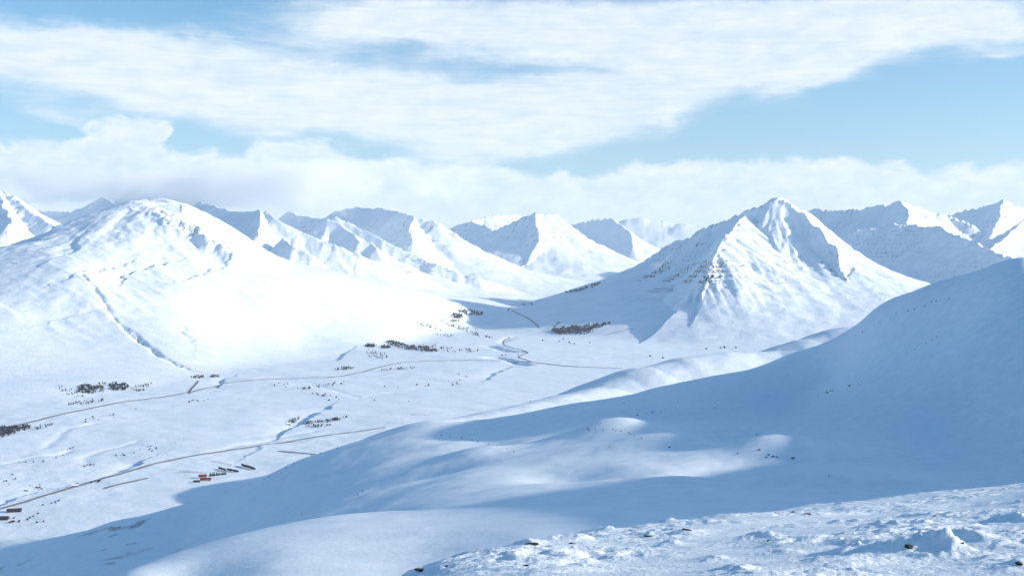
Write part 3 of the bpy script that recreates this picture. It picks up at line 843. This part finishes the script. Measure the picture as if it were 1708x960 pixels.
# ------------------------------------------------------------------ small mesh helper
class MB:
    def __init__(s): s.v, s.f = [], []
    def add(s, v, f):
        o = len(s.v); s.v += [tuple(p) for p in v]; s.f += [tuple(i + o for i in q) for q in f]
    def box(s, x0, x1, y0, y1, z0, z1):
        s.add([(x, y, z) for x in (x0, x1) for y in (y0, y1) for z in (z0, z1)], [(0, 1, 3, 2), (4, 6, 7, 5), (0, 4, 5, 1), (2, 3, 7, 6), (0, 2, 6, 4), (1, 5, 7, 3)])
    def cone(s, x, y, z0, z1, r0, r1, n=6, jit=0.0):
        ring = []
        for k, (z, r) in enumerate(((z0, r0), (z1, r1))):
            for i in range(n):
                a = 6.2832 * i / n
                q = r * (1 + jit * random.uniform(-1, 1))
                ring.append((x + q * math.cos(a), y + q * math.sin(a), z))
        s.add(ring, [(i, (i + 1) % n, n + (i + 1) % n, n + i) for i in range(n)] + [tuple(range(n, 2 * n))])
    def blob(s, x, y, z, rx, ry, rz, jit=.25, seg=7, rings=4):
        vs = [(x, y, z - rz)]
        for j in range(1, rings):
            t = math.pi * j / rings
            for i in range(seg):
                a = 6.2832 * (i + .5 * (j % 2)) / seg
                q = 1 + jit * random.uniform(-1, 1)
                vs.append((x + rx * q * math.sin(t) * math.cos(a), y + ry * q * math.sin(t) * math.sin(a), z - rz * q * math.cos(t)))
        vs.append((x, y, z + rz))
        fs = [(0, 1 + (i + 1) % seg, 1 + i) for i in range(seg)]
        for j in range(rings - 2):
            b0 = 1 + j * seg
            fs += [(b0 + i, b0 + (i + 1) % seg, b0 + seg + (i + 1) % seg, b0 + seg + i) for i in range(seg)]
        b0 = 1 + (rings - 2) * seg
        fs += [(b0 + i, b0 + (i + 1) % seg, len(vs) - 1) for i in range(seg)]
        s.add(vs, fs)
    def mesh(s, name, smooth=False):
        me = bpy.data.meshes.new(name); me.from_pydata(s.v, [], s.f); me.update()
        if smooth: me.polygons.foreach_set('use_smooth', np.ones(len(me.polygons), bool))
        return me
def empty(name, loc, rz=0, **props):
    o = bpy.data.objects.new(name, None); sc.collection.objects.link(o)
    o.location = loc; o.rotation_euler = (0, 0, rz); o.empty_display_size = 1
    for k, v in props.items(): o[k] = v
    return o
def dup(root, loc, rz=0, scale=1.0, **props):
    r = root.copy(); sc.collection.objects.link(r); r.location = loc; r.rotation_euler = (0, 0, rz); r.scale = (scale,) * 3
    for k, v in props.items(): r[k] = v
    for ch in root.children:
        c = ch.copy(); sc.collection.objects.link(c); c.parent = r
    return r

M_ROAD = plain('swept asphalt', (.19, .20, .21), .8, .3, 6)
M_BANK = plain('ploughed snow bank', (.80, .86, .92), .8, .05, 3)
M_WOOD = plain('bare birch twigs', (.045, .045, .055), .9, .35, 4)
M_CONIFER = plain('dark conifer needles', (.022, .032, .030), .9, .4, 2)
M_BUSH = plain('bare dark brush', (.05, .048, .05), .9, .4, 1)
M_TRUNK = plain('bark', (.05, .04, .035), .9, .3, .5)
M_STONE = plain('dark basalt', (.035, .032, .033), .8, .4, .05)
M_RED = plain('red sheet metal roof', (.20, .045, .06), .5, .12, 3)
M_WALL = plain('painted house wall', (.62, .58, .56), .7, .06, 3)
M_BARN = plain('rust red barn wall', (.10, .05, .05), .7, .15, 3)
M_DARKROOF = plain('dark sheet metal roof', (.05, .05, .06), .5, .2, 3)
M_PANE = plain('window pane', (.03, .04, .06), .15, .1, 3)
M_POST = plain('weathered post', (.09, .08, .075), .9, .3, .5)
M_SNOWCAP = plain('settled snow', (.84, .90, .96), .8, .03, 3)

# ------------------------------------------------------------------ roads
def road(name, pix, width, label, mat=M_ROAD, ymin=1400, lift=.7, **props):
    pts = [spot(px, py, ymin)[:2] for px, py in pix]
    xs, ys = [], []
    n = len(pts)
    for i in range(n - 1):                                   # smooth run through the points
        p0, p1, p2, p3 = pts[max(i - 1, 0)], pts[i], pts[i + 1], pts[min(i + 2, n - 1)]
        L = math.hypot(p2[0] - p1[0], p2[1] - p1[1]); m = max(2, int(L / 9))
        for k in range(m):
            t = k / m
            f = lambda a, b_, c, d: .5 * (2 * b_ + (c - a) * t + (2 * a - 5 * b_ + 4 * c - d) * t * t + (3 * b_ - a - 3 * c + d) * t ** 3)
            xs.append(f(p0[0], p1[0], p2[0], p3[0])); ys.append(f(p0[1], p1[1], p2[1], p3[1]))
    xs, ys = np.array(xs), np.array(ys)
    tx, ty = np.gradient(xs), np.gradient(ys); L = np.hypot(tx, ty) + 1e-9
    nx, ny = -ty / L, tx / L
    v, f = [], []
    prof_ = [(-width / 2 - 1.4, -1.5), (-width / 2, 0), (0, .06), (width / 2, 0), (width / 2 + 1.4, -1.5)]
    zc = np.array([max(hgt(x + a * u, y + b_ * u) for u in (-width / 2, 0, width / 2)) for x, y, a, b_ in zip(xs, ys, nx, ny)])
    zc = np.convolve(np.pad(zc, 3, 'edge'), np.ones(7) / 7, 'valid')
    for x, y, a, b_, z in zip(xs, ys, nx, ny, zc):
        for o, dz in prof_: v.append((x + a * o, y + b_ * o, z + lift + dz))
    for i in range(len(xs) - 1):
        for j in range(4): f.append((i * 5 + j, i * 5 + j + 1, i * 5 + 6 + j, i * 5 + 5 + j))
    me = bpy.data.meshes.new(name); me.from_pydata(v, [], f); me.update()
    return link(name, me, mat, None, label=label, **props)
road('road', [(-25, 856), (0, 848), (50, 834), (100, 819), (150, 804), (200, 790), (250, 775), (300, 764), (360, 754), (420, 745), (500, 733), (600, 719), (645, 712)], 6.5,
     'nearer dark road running straight across the valley past the red-roofed farm', kind='structure')
road('road', [(-25, 720), (30, 708), (110, 689), (200, 671), (300, 657), (360, 645), (410, 635), (450, 632), (520, 630), (570, 627), (600, 621), (650, 608), (690, 603), (740, 601), (800, 601), (870, 603), (930, 609), (1000, 613), (1040, 614)], 8.5,
     'farther dark road curving along the foot of the broad left mountain', kind='structure')
road('track', [(886, 603), (868, 597), (866, 594), (880, 588), (872, 584), (852, 579), (841, 575), (840, 569), (850, 562)], 6, 'winding track beyond the end of the farther road', kind='structure', ymin=2500)
road('track', [(316, 656), (317, 651), (326, 641), (331, 635)], 6, 'short track from the farther road up to the small wood', kind='structure')
road('track', [(900, 546), (880, 530), (848, 518), (856, 511)], 6, 'thin track bending across the blue shadowed valley', kind='structure', ymin=3500)
road('track', [(465, 752), (500, 755), (532, 758)], 5, 'faint track from the nearer road towards the hill', kind='structure')
road('track', [(175, 814), (200, 807), (252, 796)], 6, 'short farm track just below the nearer road', kind='structure')
road('track', [(1010, 558), (1030, 553), (1052, 549), (1060, 547)], 6, 'short dark track right of the wood at the big pyramid mountain', kind='structure', ymin=3500)

# ------------------------------------------------------------------ woods (masses) and single trees
def in_patch(patch):
    px, py, rx, ry, rot = patch
    while True:
        u, v = random.uniform(-1, 1), random.uniform(-1, 1)
        if u * u + v * v < 1: break
    c, s_ = math.cos(math.radians(rot)), math.sin(math.radians(rot))
    return px + u * rx * c - v * ry * s_, py + u * rx * s_ + v * ry * c
def wood(label, patches, mat, hmin, hmax, conifer, ymin=1400):
    b = MB()
    for (px, py, rx, ry, rot, n) in patches:
        for _ in range(n):
            q = in_patch((px, py, rx, ry, rot))
            if perlin(q[0] / 9.0, q[1] / 3.5, 61) < -.22: continue
            x, y, z = spot(q[0], q[1], ymin)
            h = random.uniform(hmin, hmax)
            b.cone(x, y, z - .5, z + h * .35, .18, .12, 3)
            if random.random() < conifer:
                r = h * random.uniform(.2, .3)
                b.cone(x, y, z + h * .08, z + h * .5, r, r * .55, 5, .3); b.cone(x, y, z + h * .4, z + h, r * .72, .05, 5, .3)
            else:
                for k in range(3):
                    r = h * random.uniform(.13, .22)
                    b.blob(x + random.uniform(-.25, .25) * h, y + random.uniform(-.25, .25) * h, z + h * random.uniform(.4, .8), r, r, r * 1.2, .4, 5, 3)
    link('wood', b.mesh('wood'), mat, None, kind='stuff', label=label)
wood('dark plantation wood with two dense clumps above the farther road', [(150, 649, 22, 7, 0, 260), (198, 645, 17, 6.5, 0, 230), (172, 646, 45, 8, -3, 90), (235, 648, 24, 5, -12, 40), (145, 671, 32, 3, -6, 40), (118, 655, 24, 5, 25, 30)], M_CONIFER, 4, 8, .6)
wood('dark bare wood at the left edge below the farther road', [(0, 722, 34, 8, -10, 380), (26, 716, 26, 5, -8, 160), (70, 713, 20, 3, -12, 24)], M_WOOD, 4, 7, .25)
wood('long bare birch wood at the foot of the left mountain slope', [(665, 576, 22, 4, 14, 260), (700, 582, 32, 4, 6, 330), (730, 582, 34, 5, 6, 60), (780, 586, 22, 2.5, -2, 30)], M_WOOD, 6, 11, .1, 2600)
wood('small dark conifer wood left of the long birch wood', [(618, 577, 11, 2.6, 0, 90), (644, 579, 8, 2, 0, 60), (628, 592, 20, 7, 15, 50)], M_CONIFER, 6, 11, .8, 2600)
wood('dark wood at the edge of the shadow below the big pyramid mountain', [(945, 550, 26, 5, -6, 420), (985, 547, 22, 4.5, -10, 330), (1008, 541, 12, 1.6, -4, 60), (960, 556, 30, 2.6, -2, 110), (928, 543, 9, 2, -40, 24)], M_WOOD, 8, 14, .3, 3500)
wood('dark scrub streaks inside the blue valley shadow', [(785, 522, 20, 4, 8, 150), (762, 528, 10, 4, 4, 110), (800, 522, 6, 2.4, 0, 60), (880, 508, 10, 1.6, 0, 30), (758, 536, 8, 1, 0, 20)], M_WOOD, 8, 13, .3, 3500)
wood('dark scrub on the valley side at the head of the valley', [(985, 478, 20, 2.2, -18, 110), (958, 486, 16, 1.6, -8, 80)], M_WOOD, 9, 15, .2, 5500)
wood('dark scrub strips along the sunlit foot of the left slope', [(800, 560, 22, 1.6, 10, 60), (750, 540, 26, 5, 22, 60), (715, 545, 22, 3, 18, 40), (770, 546, 30, 3, 12, 70), (745, 560, 18, 2.6, 10, 36), (780, 552, 22, 2, 16, 44)], M_WOOD, 5, 9, .2, 2600)
wood('dark trees and brush around the snowed-in farm in the middle of the valley', [(520, 705, 12, 2.4, -12, 50), (548, 702, 20, 2.2, -12, 110), (566, 699, 14, 1.4, -12, 70), (490, 702, 10, 3, -22, 40), (530, 711, 22, 1.8, -4, 40)], M_BUSH, 3, 6, .3)
wood('dark tree clump and brush beside the farther road at the side track', [(330, 629, 12, 2, -4, 50), (358, 628, 8, 2, -6, 36)], M_BUSH, 4, 7, .4)
wood('small dark trees by the road bend below the birch wood', [(574, 615, 16, 2.4, -4, 90), (660, 616, 34, 1.6, -5, 60)], M_BUSH, 4, 7, .3)

def make_conifer():
    r = empty('conifer_tree', (0, 0, 0))
    t = MB(); t.cone(0, 0, -.4, 2.0, .2, .14, 6); link('trunk', t.mesh('trunk'), M_TRUNK, r)
    c = MB()
    for k in range(6):
        z0 = .8 + k * .95; q = 1.75 - k * .27
        c.cone(0, 0, z0, z0 + 1.35, q, q * .22, 9, .25)
    link('crown', c.mesh('crown'), M_CONIFER, r)
    return r
def make_bush():
    r = empty('bush', (0, 0, 0))
    t = MB()
    for k in range(5):
        a = k * 1.257; t.cone(.2 * math.cos(a), .2 * math.sin(a), -.3, 1.2, .08, .05, 4)
    link('stem', t.mesh('stem'), M_TRUNK, r)
    c = MB()
    for k in range(9):
        a = random.uniform(0, 6.28); q = random.uniform(0, 1.3)
        c.blob(q * math.cos(a), q * math.sin(a), random.uniform(.5, 1.7), .7, .7, .55, .4, 6, 4)
    link('crown', c.mesh('crown'), M_BUSH, r)
    return r
con0 = make_conifer()
for i in range(11):
    px = 350 + i * 2.7 + random.uniform(-.6, .6)
    x, y, z = spot(px, 793.5 - i * .22 + random.uniform(-.5, .5))
    kw = dict(label='dark conifer in the short row beside the red-roofed farm', category='tree', group='conifers beside the red-roofed farm')
    if i == 0:
        con0.location = (x, y, z)
        for k, v in kw.items(): con0[k] = v
    else:
        dup(con0, (x, y, z), random.uniform(0, 6), random.uniform(.75, 1.15), **kw)
bush0, used = make_bush(), False
WHERE = {'dark bush below the farther road,': ['in the dense middle cluster', 'in the straggling lower row', 'close under the road bend', 'at the left end of the dots'], 'dark bush on rough snow,': ['in the long strip left of centre valley', 'in the tight knot by the snow hummock', 'by the lone hollow above the road', 'in the far left strip', 'beside the small stream bend'], 'dark bush above the nearer road,': ['at the very left edge', 'by the blue scarp', 'beside the half-buried shed', 'on the small drift right of the shed'], 'dark bush below the nearer road,': ['in the snowy row right of the barn', 'around the long barn', 'set apart right of both barns', 'under the lower barn'], 'lone dark bush on open snow,': ['in the specks below the birch wood', 'in the middle of the wide plain', 'along the small frozen stream', 'under the side track', 'left of the mid-valley farm', 'below the left edge wood', 'near the shaded hill crest'], 'dark bush at the pyramid mountain foot,': ['above the sunlit knoll', 'on the plain left of the knoll', 'below the shadow-edge wood', 'by the winding track', 'at the left of the knoll-top row']}
def bushes(patches, label, group, smin, smax, ymin=1400):
    global used
    for i, (px, py, rx, ry, rot, n) in enumerate(patches):
        lab = label + ' ' + WHERE[label][i]
        for _ in range(n):
            if random.random() < .4: continue
            q = in_patch((px, py, rx, ry, rot)); x, y, z = spot(q[0], q[1], ymin)
            kw = dict(label=lab, category='bush', group=group)
            if not used:
                used = True; bush0.location = (x, y, z)
                for k, v in kw.items(): bush0[k] = v
                bush0.scale = (smin,) * 3
            else:
                dup(bush0, (x, y, z), random.uniform(0, 6), random.uniform(smin, smax) * .8, **kw)
bushes([(512, 647, 24, 2.5, -10, 26), (545, 660, 24, 3, 10, 14), (560, 640, 30, 3, -12, 16), (470, 642, 24, 3, 6, 10)], 'dark bush below the farther road,', 'bushes below the farther road', 1.2, 2.6)
bushes([(225, 752, 40, 4, -14, 26), (260, 748, 12, 4, -10, 16), (148, 776, 10, 3, -10, 10), (60, 768, 60, 4, -10, 10), (115, 750, 10, 3, -30, 6)], 'dark bush on rough snow,', 'bushes above the nearer road', .7, 1.4)
bushes([(18, 800, 20, 12, 0, 12), (60, 812, 26, 6, -14, 12), (125, 809, 10, 1.5, -4, 10), (165, 803, 14, 2, -6, 8)], 'dark bush above the nearer road,', 'bushes at the left end of the nearer road', .8, 1.8)
bushes([(85, 838, 16, 2.4, -14, 16), (45, 862, 30, 5, -10, 10), (65, 870, 8, 2, 0, 4), (24, 871, 10, 1.5, -6, 8)], 'dark bush below the nearer road,', 'bushes around the barn', .8, 1.7)
bushes([(755, 625, 30, 4, 10, 10), (700, 640, 70, 6, -4, 16), (760, 637, 12, 6, 0, 8), (330, 668, 26, 3, -8, 12), (200, 690, 60, 4, -10, 8), (150, 701, 20, 3, -4, 6), (600, 668, 90, 4, 0, 10)], 'lone dark bush on open snow,', 'bushes on the open valley floor', 1.0, 2.4)
bushes([(1215, 580, 16, 1.5, -3, 10), (1090, 600, 40, 6, 0, 8), (930, 570, 60, 6, 0, 12), (840, 590, 30, 4, 0, 8), (1180, 582, 16, 1, -3, 6)], 'dark bush at the pyramid mountain foot,', 'bushes at the foot of the big pyramid mountain', 2.2, 4.0, 2600)

# ------------------------------------------------------------------ farms
def house(name, px, py, w, l, h, rise, rz, wall, roofm, label, cat, chimney=True, windows=3):
    x, y, z = spot(px, py)
    w, l, h, rise = w * .7, l * .7, h * .75, rise * .75
    r = empty(name, (x, y, z), rz, label=label, category=cat)
    b = MB()                                                        # walls with gable ends
    b.add([(-l/2, -w/2, -1), (l/2, -w/2, -1), (l/2, w/2, -1), (-l/2, w/2, -1), (-l/2, -w/2, h), (l/2, -w/2, h), (l/2, w/2, h), (-l/2, w/2, h), (-l/2, 0, h + rise), (l/2, 0, h + rise)],
          [(0, 1, 5, 4), (2, 3, 7, 6), (1, 2, 6, 9, 5), (3, 0, 4, 8, 7)])
    link('wall', b.mesh('wall'), wall, r)
    b = MB(); e, t = .6, .25
    sl = rise / (w / 2)
    for sg in (-1, 1):
        y1 = sg * (w / 2 + e); z1 = h - e * sl
        b.add([(-l/2 - e, 0, h + rise + .02), (l/2 + e, 0, h + rise + .02), (l/2 + e, y1, z1 + .02), (-l/2 - e, y1, z1 + .02), (-l/2 - e, 0, h + rise + t), (l/2 + e, 0, h + rise + t), (l/2 + e, y1, z1 + t), (-l/2 - e, y1, z1 + t)],
              [(0, 1, 2, 3), (4, 7, 6, 5), (0, 4, 5, 1), (2, 6, 7, 3), (0, 3, 7, 4), (1, 5, 6, 2)])
    roof = link('roof', b.mesh('roof'), roofm, r)
    if chimney:
        b = MB(); b.box(l * .18, l * .18 + 1.0, -.5, .5, h + rise * .5, h + rise + 1.3); link('chimney', b.mesh('chimney'), wall, roof)
    wm = None
    for k in range(windows):
        u = -l / 2 + l * (k + .7) / (windows + .4)
        if wm is None:
            b = MB(); b.box(-.65, .65, -.06, .06, -.6, .6); wm = b.mesh('window'); wm.materials.append(M_PANE)
        o = bpy.data.objects.new('window', wm); sc.collection.objects.link(o); o.parent = r; o.location = (u, -w / 2 - .04, h * .55)
    b = MB(); b.box(l * .42, l * .42 + 1.1, -w / 2 - .08, -w / 2 + .02, -.2, 2.0); link('door', b.mesh('door'), M_TRUNK, r)
    return r
house('farmhouse', 338, 797, 9, 17, 4.6, 3.6, .22, M_WALL, M_RED, 'farmhouse with red roof, the upper one of two beside the conifer row', 'house')
house('barn', 343, 801.5, 9, 23, 3.6, 3.2, .16, M_WALL, M_RED, 'long red-roofed farm building just below the red-roofed farmhouse', 'barn', False, 4)
house('shed', 328, 803.5, 5, 14, 2.4, 1.6, .16, M_BARN, M_DARKROOF, 'low dark-roofed shed at the lower left of the red-roofed farm', 'shed', False, 2)
house('barn', 24, 853, 11, 26, 3.8, 2.6, .24, M_BARN, M_DARKROOF, 'long dark-roofed barn with reddish wall at the left edge below the road', 'barn', False, 4)
house('barn', 6, 866, 11, 18, 3.6, 2.8, .1, M_BARN, M_DARKROOF, 'dark barn at the left edge, the lower of the two barns there', 'barn', False, 3)
house('farmhouse', 481, 708, 7, 12, 3.6, 2.6, .3, M_BARN, M_SNOWCAP, 'small reddish house with snow on its roof in the mid-valley farm', 'house', True, 2)
house('barn', 125, 811, 7, 14, 3.0, 2.2, .2, M_DARKROOF, M_SNOWCAP, 'dark shed half buried in snow above the nearer road', 'shed', False, 2)

def hedge(px0, py0, px1, py1, h, label):
    """a clipped shelter belt: many thin trees standing in one line"""
    (x0, y0, z0), (x1, y1, z1) = spot(px0, py0), spot(px1, py1)
    r = empty('shelter_belt', (x0, y0, z0), 0, label=label, category='hedge', group='shelter belts above the red-roofed farm')
    L = math.hypot(x1 - x0, y1 - y0); n = max(4, int(L / 2.4))
    t, c = MB(), MB()
    for i in range(n + 1):
        u = i / n; x, y = x0 + (x1 - x0) * u, y0 + (y1 - y0) * u
        z = hgt(x, y) - z0; dx, dy = x - x0 + random.uniform(-.5, .5), y - y0 + random.uniform(-.5, .5)
        t.cone(dx, dy, z - .5, z + h * .5, .12, .08, 4)
        c.blob(dx, dy, z + h * .58, 1.3, 1.3, h * .45 * random.uniform(.8, 1.15), .35, 6, 4)
    link('trunk', t.mesh('trunk'), M_TRUNK, r, kind='stuff'); link('crown', c.mesh('crown'), M_BUSH, r, kind='stuff')
hedge(403, 777, 425, 784, 5, 'longest dark shelter belt, right of the other two above the red-roofed farm')
hedge(379, 784.5, 397, 788, 4.5, 'dark shelter belt between the longest belt and the conifer row')
hedge(365, 782, 376, 785, 4.5, 'short dark shelter belt nearest the red-roofed farmhouse')

def fence(px0, py0, px1, py1, n, label):
    (x0, y0, z0), (x1, y1, z1) = spot(px0, py0), spot(px1, py1)
    r = empty('fence', (x0, y0, z0), 0, label=label, category='fence')
    b = MB(); b.box(-.22, .22, -.22, .22, -.5, 2.2); pm = b.mesh('post'); pm.materials.append(M_POST)
    w = MB(); prev = None
    for i in range(n):
        u = i / (n - 1); x, y = x0 + (x1 - x0) * u, y0 + (y1 - y0) * u; z = hgt(x, y)
        o = bpy.data.objects.new('post', pm); sc.collection.objects.link(o); o.parent = r; o.location = (x - x0, y - y0, z - z0)
        p = (x - x0, y - y0, z - z0 + 1.7)
        if prev: w.add([(prev[0], prev[1], prev[2] - .05), (p[0], p[1], p[2] - .05), (p[0], p[1], p[2] + .05), (prev[0], prev[1], prev[2] + .05), (prev[0], prev[1] + .1, prev[2]), (p[0], p[1] + .1, p[2])], [(0, 1, 2, 3), (0, 4, 5, 1), (3, 2, 5, 4)])
        prev = p
    link('rail', w.mesh('rail'), M_POST, r)
fence(300, 787, 345, 789.5, 22, 'thin post fence running left from the red-roofed farmhouse')
fence(352, 769, 386, 775.5, 18, 'thin post fence between the nearer road and the shelter belts')
fence(685, 691, 716, 693, 16, 'faint post fence at the edge of the shaded hill in mid-valley')

# ------------------------------------------------------------------ stones
def stone_mesh(name, rx, ry, rz, seed, seg=9, rings=6):
    random.seed(seed)
    b = MB(); b.blob(0, 0, 0, rx, ry, rz, .28, seg, rings)
    me = b.mesh(name); me.materials.append(M_STONE)
    return me
def fg_hit(px, py):
    """place on the foreground slope seen at that column and row"""
    m = -(py - CY) / F; t = (px - CX) / F
    c = int(np.argmin(np.abs(fgX[0] / fgY[0] - t)))
    a = fgZ[:, c] / fgY[:, 0] - m
    k = np.where(a >= 0)[0]
    r = int(k[0]) if len(k) else int(np.argmax(a))
    return t * fgY[r, 0], fgY[r, 0], fgZ[r, c]
FSTONES = [  # column, row, size across (px), height ratio, yaw, label
    (1518, 911, 36, .30, .5, 'dark brown rock edge sticking out on the left of the biggest snow drift'),
    (1606, 908, 12, .5, -1.0, 'thin dark rock chip in the sunlit right side of the biggest snow drift'),
    (1702, 944, 26, .32, .3, 'dark rock at the right edge near the bottom corner'),
    (886, 908, 36, .16, -.1, 'flat dark slab on the rim at the left end of the crusted slope'),
    (954, 906, 20, .26, 0, 'dark stone on the rim right of the flat slab'),
    (1146, 884, 34, .16, .15, 'long dark slab on the middle of the crusted rim'),
    (1082, 895, 26, .14, .2, 'thin dark stone just left of the long slab on the rim'),
    (1322, 854, 14, .3, 0, 'small dark stone on the upper rim below the shaded hollow'),
    (1348, 857, 22, .2, 0, 'flat dark stone right beside the small stone on the upper rim'),
    (1281, 904, 9, .8, 0, 'tiny upright dark stone in the middle of the crusted slope'),
    (878, 945, 18, .25, 0, 'dark stone alone below the flat slab near the bottom edge'),
    (745, 945, 16, .3, 0, 'dark stone on the lower left rim of the crusted slope'),
    (703, 954, 36, .12, .2, 'dark stone ridge at the lowest left end of the rim'),
    (1560, 860, 12, .3, 0, 'small dark stone on the second drift behind the biggest one'),
    ]
for i, (px, py, w, hr, yaw, lab) in enumerate(FSTONES):
    x, y, z = fg_hit(px, py)
    r = w * .62 * y / F / 2
    st = random.getstate(); me = stone_mesh('rock', r, r * .6, r * hr * 1.35, 400 + i, 7, 5); random.setstate(st)
    o = link('rock', me, None, None, label=lab, category='rock', group='dark rocks in the foreground crust')
    o.location = (x, y + r * .2, z - r * hr * .35); o.rotation_euler = (random.uniform(-.1, .1), yaw * .8, yaw * .3)
# dark stones on the shaded hills
random.seed(23)
hst = [stone_mesh('stone', 1, .8, .6, 500 + k, 7, 5) for k in range(4)]
def hill_stones(pix, wmin, wmax, label, group, ymin=300, jit=0):
    for (px, py) in pix:
        x, y, z = spot(px + random.uniform(-jit, jit), py + random.uniform(-jit, jit) * .4, ymin)
        o = bpy.data.objects.new('stone', random.choice(hst)); sc.collection.objects.link(o)
        s_ = random.uniform(wmin, wmax) * y / F / 2
        o.location = (x, y, z + s_ * .1); o.scale = (s_, s_, s_ * random.uniform(.6, 1)); o.rotation_euler = (0, 0, random.uniform(0, 6))
        o['label'] = label; o['category'] = 'stone'; o['group'] = group
def along(pts, n):
    t = np.linspace(0, len(pts) - 1, n)
    return [(float(np.interp(a, range(len(pts)), [p[0] for p in pts])), float(np.interp(a, range(len(pts)), [p[1] for p in pts]))) for a in t]
hill_stones(along([(976, 716), (1000, 715), (1030, 716), (1050, 722), (1070, 731)], 11), 1.6, 4, 'small dark stone on the curved rim of the shaded snow knob', 'stones on the rim of the snow knob', jit=5)
hill_stones([(1230, 756), (1266, 750), (1282, 758), (1279, 762), (1290, 761), (1297, 762), (1322, 764), (1324, 763)], 3, 6, 'dark stone above the deep shaded hollow', 'stones above the hollow', jit=1)
hill_stones([(1380, 653), (1385, 652), (1382, 656), (1418, 643), (1433, 640), (1390, 651), (1365, 660)], 3, 6, 'dark stone part way up the big shaded slope', 'stones part way up the big slope', jit=1)
hill_stones([(1127, 680), (1102, 686), (1192, 680), (1088, 687), (1063, 692), (1040, 672), (885, 669), (890, 692), (1016, 745), (1116, 745), (1383, 793), (1262, 725)], 2.5, 4.5, 'lone dark stone scattered on the rolling shaded snow hills', 'lone stones on the shaded hills', jit=1)
hill_stones(along([(735, 726), (770, 730), (800, 737), (830, 744), (855, 753)], 9) + [(597, 823), (602, 818), (505, 856)], 2, 4, 'dark stone on the upper edge of the steep shaded hill face', 'stones on the steep hill face', jit=3)
hill_stones(along([(560, 748), (530, 755), (500, 768), (470, 785), (440, 800)], 10), 2, 4, 'dark stone along the crest of the shaded hill above the valley', 'stones along the hill crest', jit=4)
hill_stones(along([(1430, 560), (1480, 532), (1530, 512), (1580, 498)], 12) + along([(1510, 588), (1540, 575), (1560, 562)], 6), 2, 4, 'dark stone along a terrace line high on the big shaded slope', 'stones on the terrace lines', jit=5)

print('verts', sum(len(o.data.vertices) for o in sc.objects if o.type == 'MESH'), 'tris', sum(len(o.data.polygons) * 2 for o in sc.objects if o.type == 'MESH'))

# ------------------------------------------------------------------ air
def build_haze():
    x0, x1, y0, y1, z0, z1 = -52000, 66000, -1500, 33500, float(H.min()) - 1, 1450
    v = [(x, y, z) for x in (x0, x1) for y in (y0, y1) for z in (z0, z1)]
    f = [(0, 1, 3, 2), (4, 6, 7, 5), (0, 4, 5, 1), (2, 3, 7, 6), (0, 2, 6, 4), (1, 5, 7, 3)]
    me = bpy.data.meshes.new('haze'); me.from_pydata(v, [], f); me.update()
    m = bpy.data.materials.new('thin cold air'); m.use_nodes = True
    nt = m.node_tree; nt.nodes.clear()
    o = nt.nodes.new('ShaderNodeOutputMaterial'); p = nt.nodes.new('ShaderNodeVolumePrincipled')
    p.inputs['Color'].default_value = (.80, .90, 1.0, 1)
    p.inputs['Density'].default_value = 2.1e-5
    p.inputs['Anisotropy'].default_value = 0.0
    nt.links.new(p.outputs[0], o.inputs['Volume'])
    link('haze', me, m, None, kind='stuff', label='thin pale haze that softens the far mountains')
build_haze()

# ------------------------------------------------------------------ low cloud lying on the summits at the left
def build_cloud():
    c0, c1, Y0, Y1 = -160, 880, 8900, 10500
    x0, x1 = (c0 - CX) / F * 9500, (c1 - CX) / F * 9500
    zc = (CY - 309) / F * 9500
    cx, cy, rx, ry, rz = (x0 + x1) / 2, (Y0 + Y1) / 2, (x1 - x0) / 2, (Y1 - Y0) / 2, 300
    b = MB(); b.blob(0, 0, 0, rx, ry, rz, 0.0, 32, 16)
    me = b.mesh('cloud', True)
    m = bpy.data.materials.new('cloud vapour'); m.use_nodes = True
    nt = m.node_tree; nt.nodes.clear(); nb = NB(nt)
    o = nb.node('ShaderNodeOutputMaterial'); p = nb.node('ShaderNodeVolumePrincipled')
    tc = nb.node('ShaderNodeTexCoord'); pos = tc.outputs['Object']
    n = nb.noise(nb.scale3(pos, (1, 1, 1.5)), 1 / 650.0, 5, .58)
    u = nb.scale3(pos, (1 / rx, 1 / ry, 1 / rz))
    ln = nb.node('ShaderNodeVectorMath', operation='LENGTH'); nb.put(ln.inputs[0], u)
    fall = nb.sub(1.0, ln.outputs['Value'])
    d = nb.step(nb.add(nb.mul(nb.sub(n, .5), 2.6), nb.mul(fall, 1.2)), .28, .75)
    nb.put(p.inputs['Density'], nb.mul(d, .0032))
    p.inputs['Color'].default_value = (1, 1, 1, 1); p.inputs['Anisotropy'].default_value = .2
    nt.links.new(p.outputs[0], o.inputs['Volume'])
    m.cycles.volume_step_rate = .35
    ob = link('cloud', me, m, None, kind='stuff', label='low white cloud lying on the summits behind the broad left mountain')
    ob.location = (cx, cy, zc)
build_cloud()
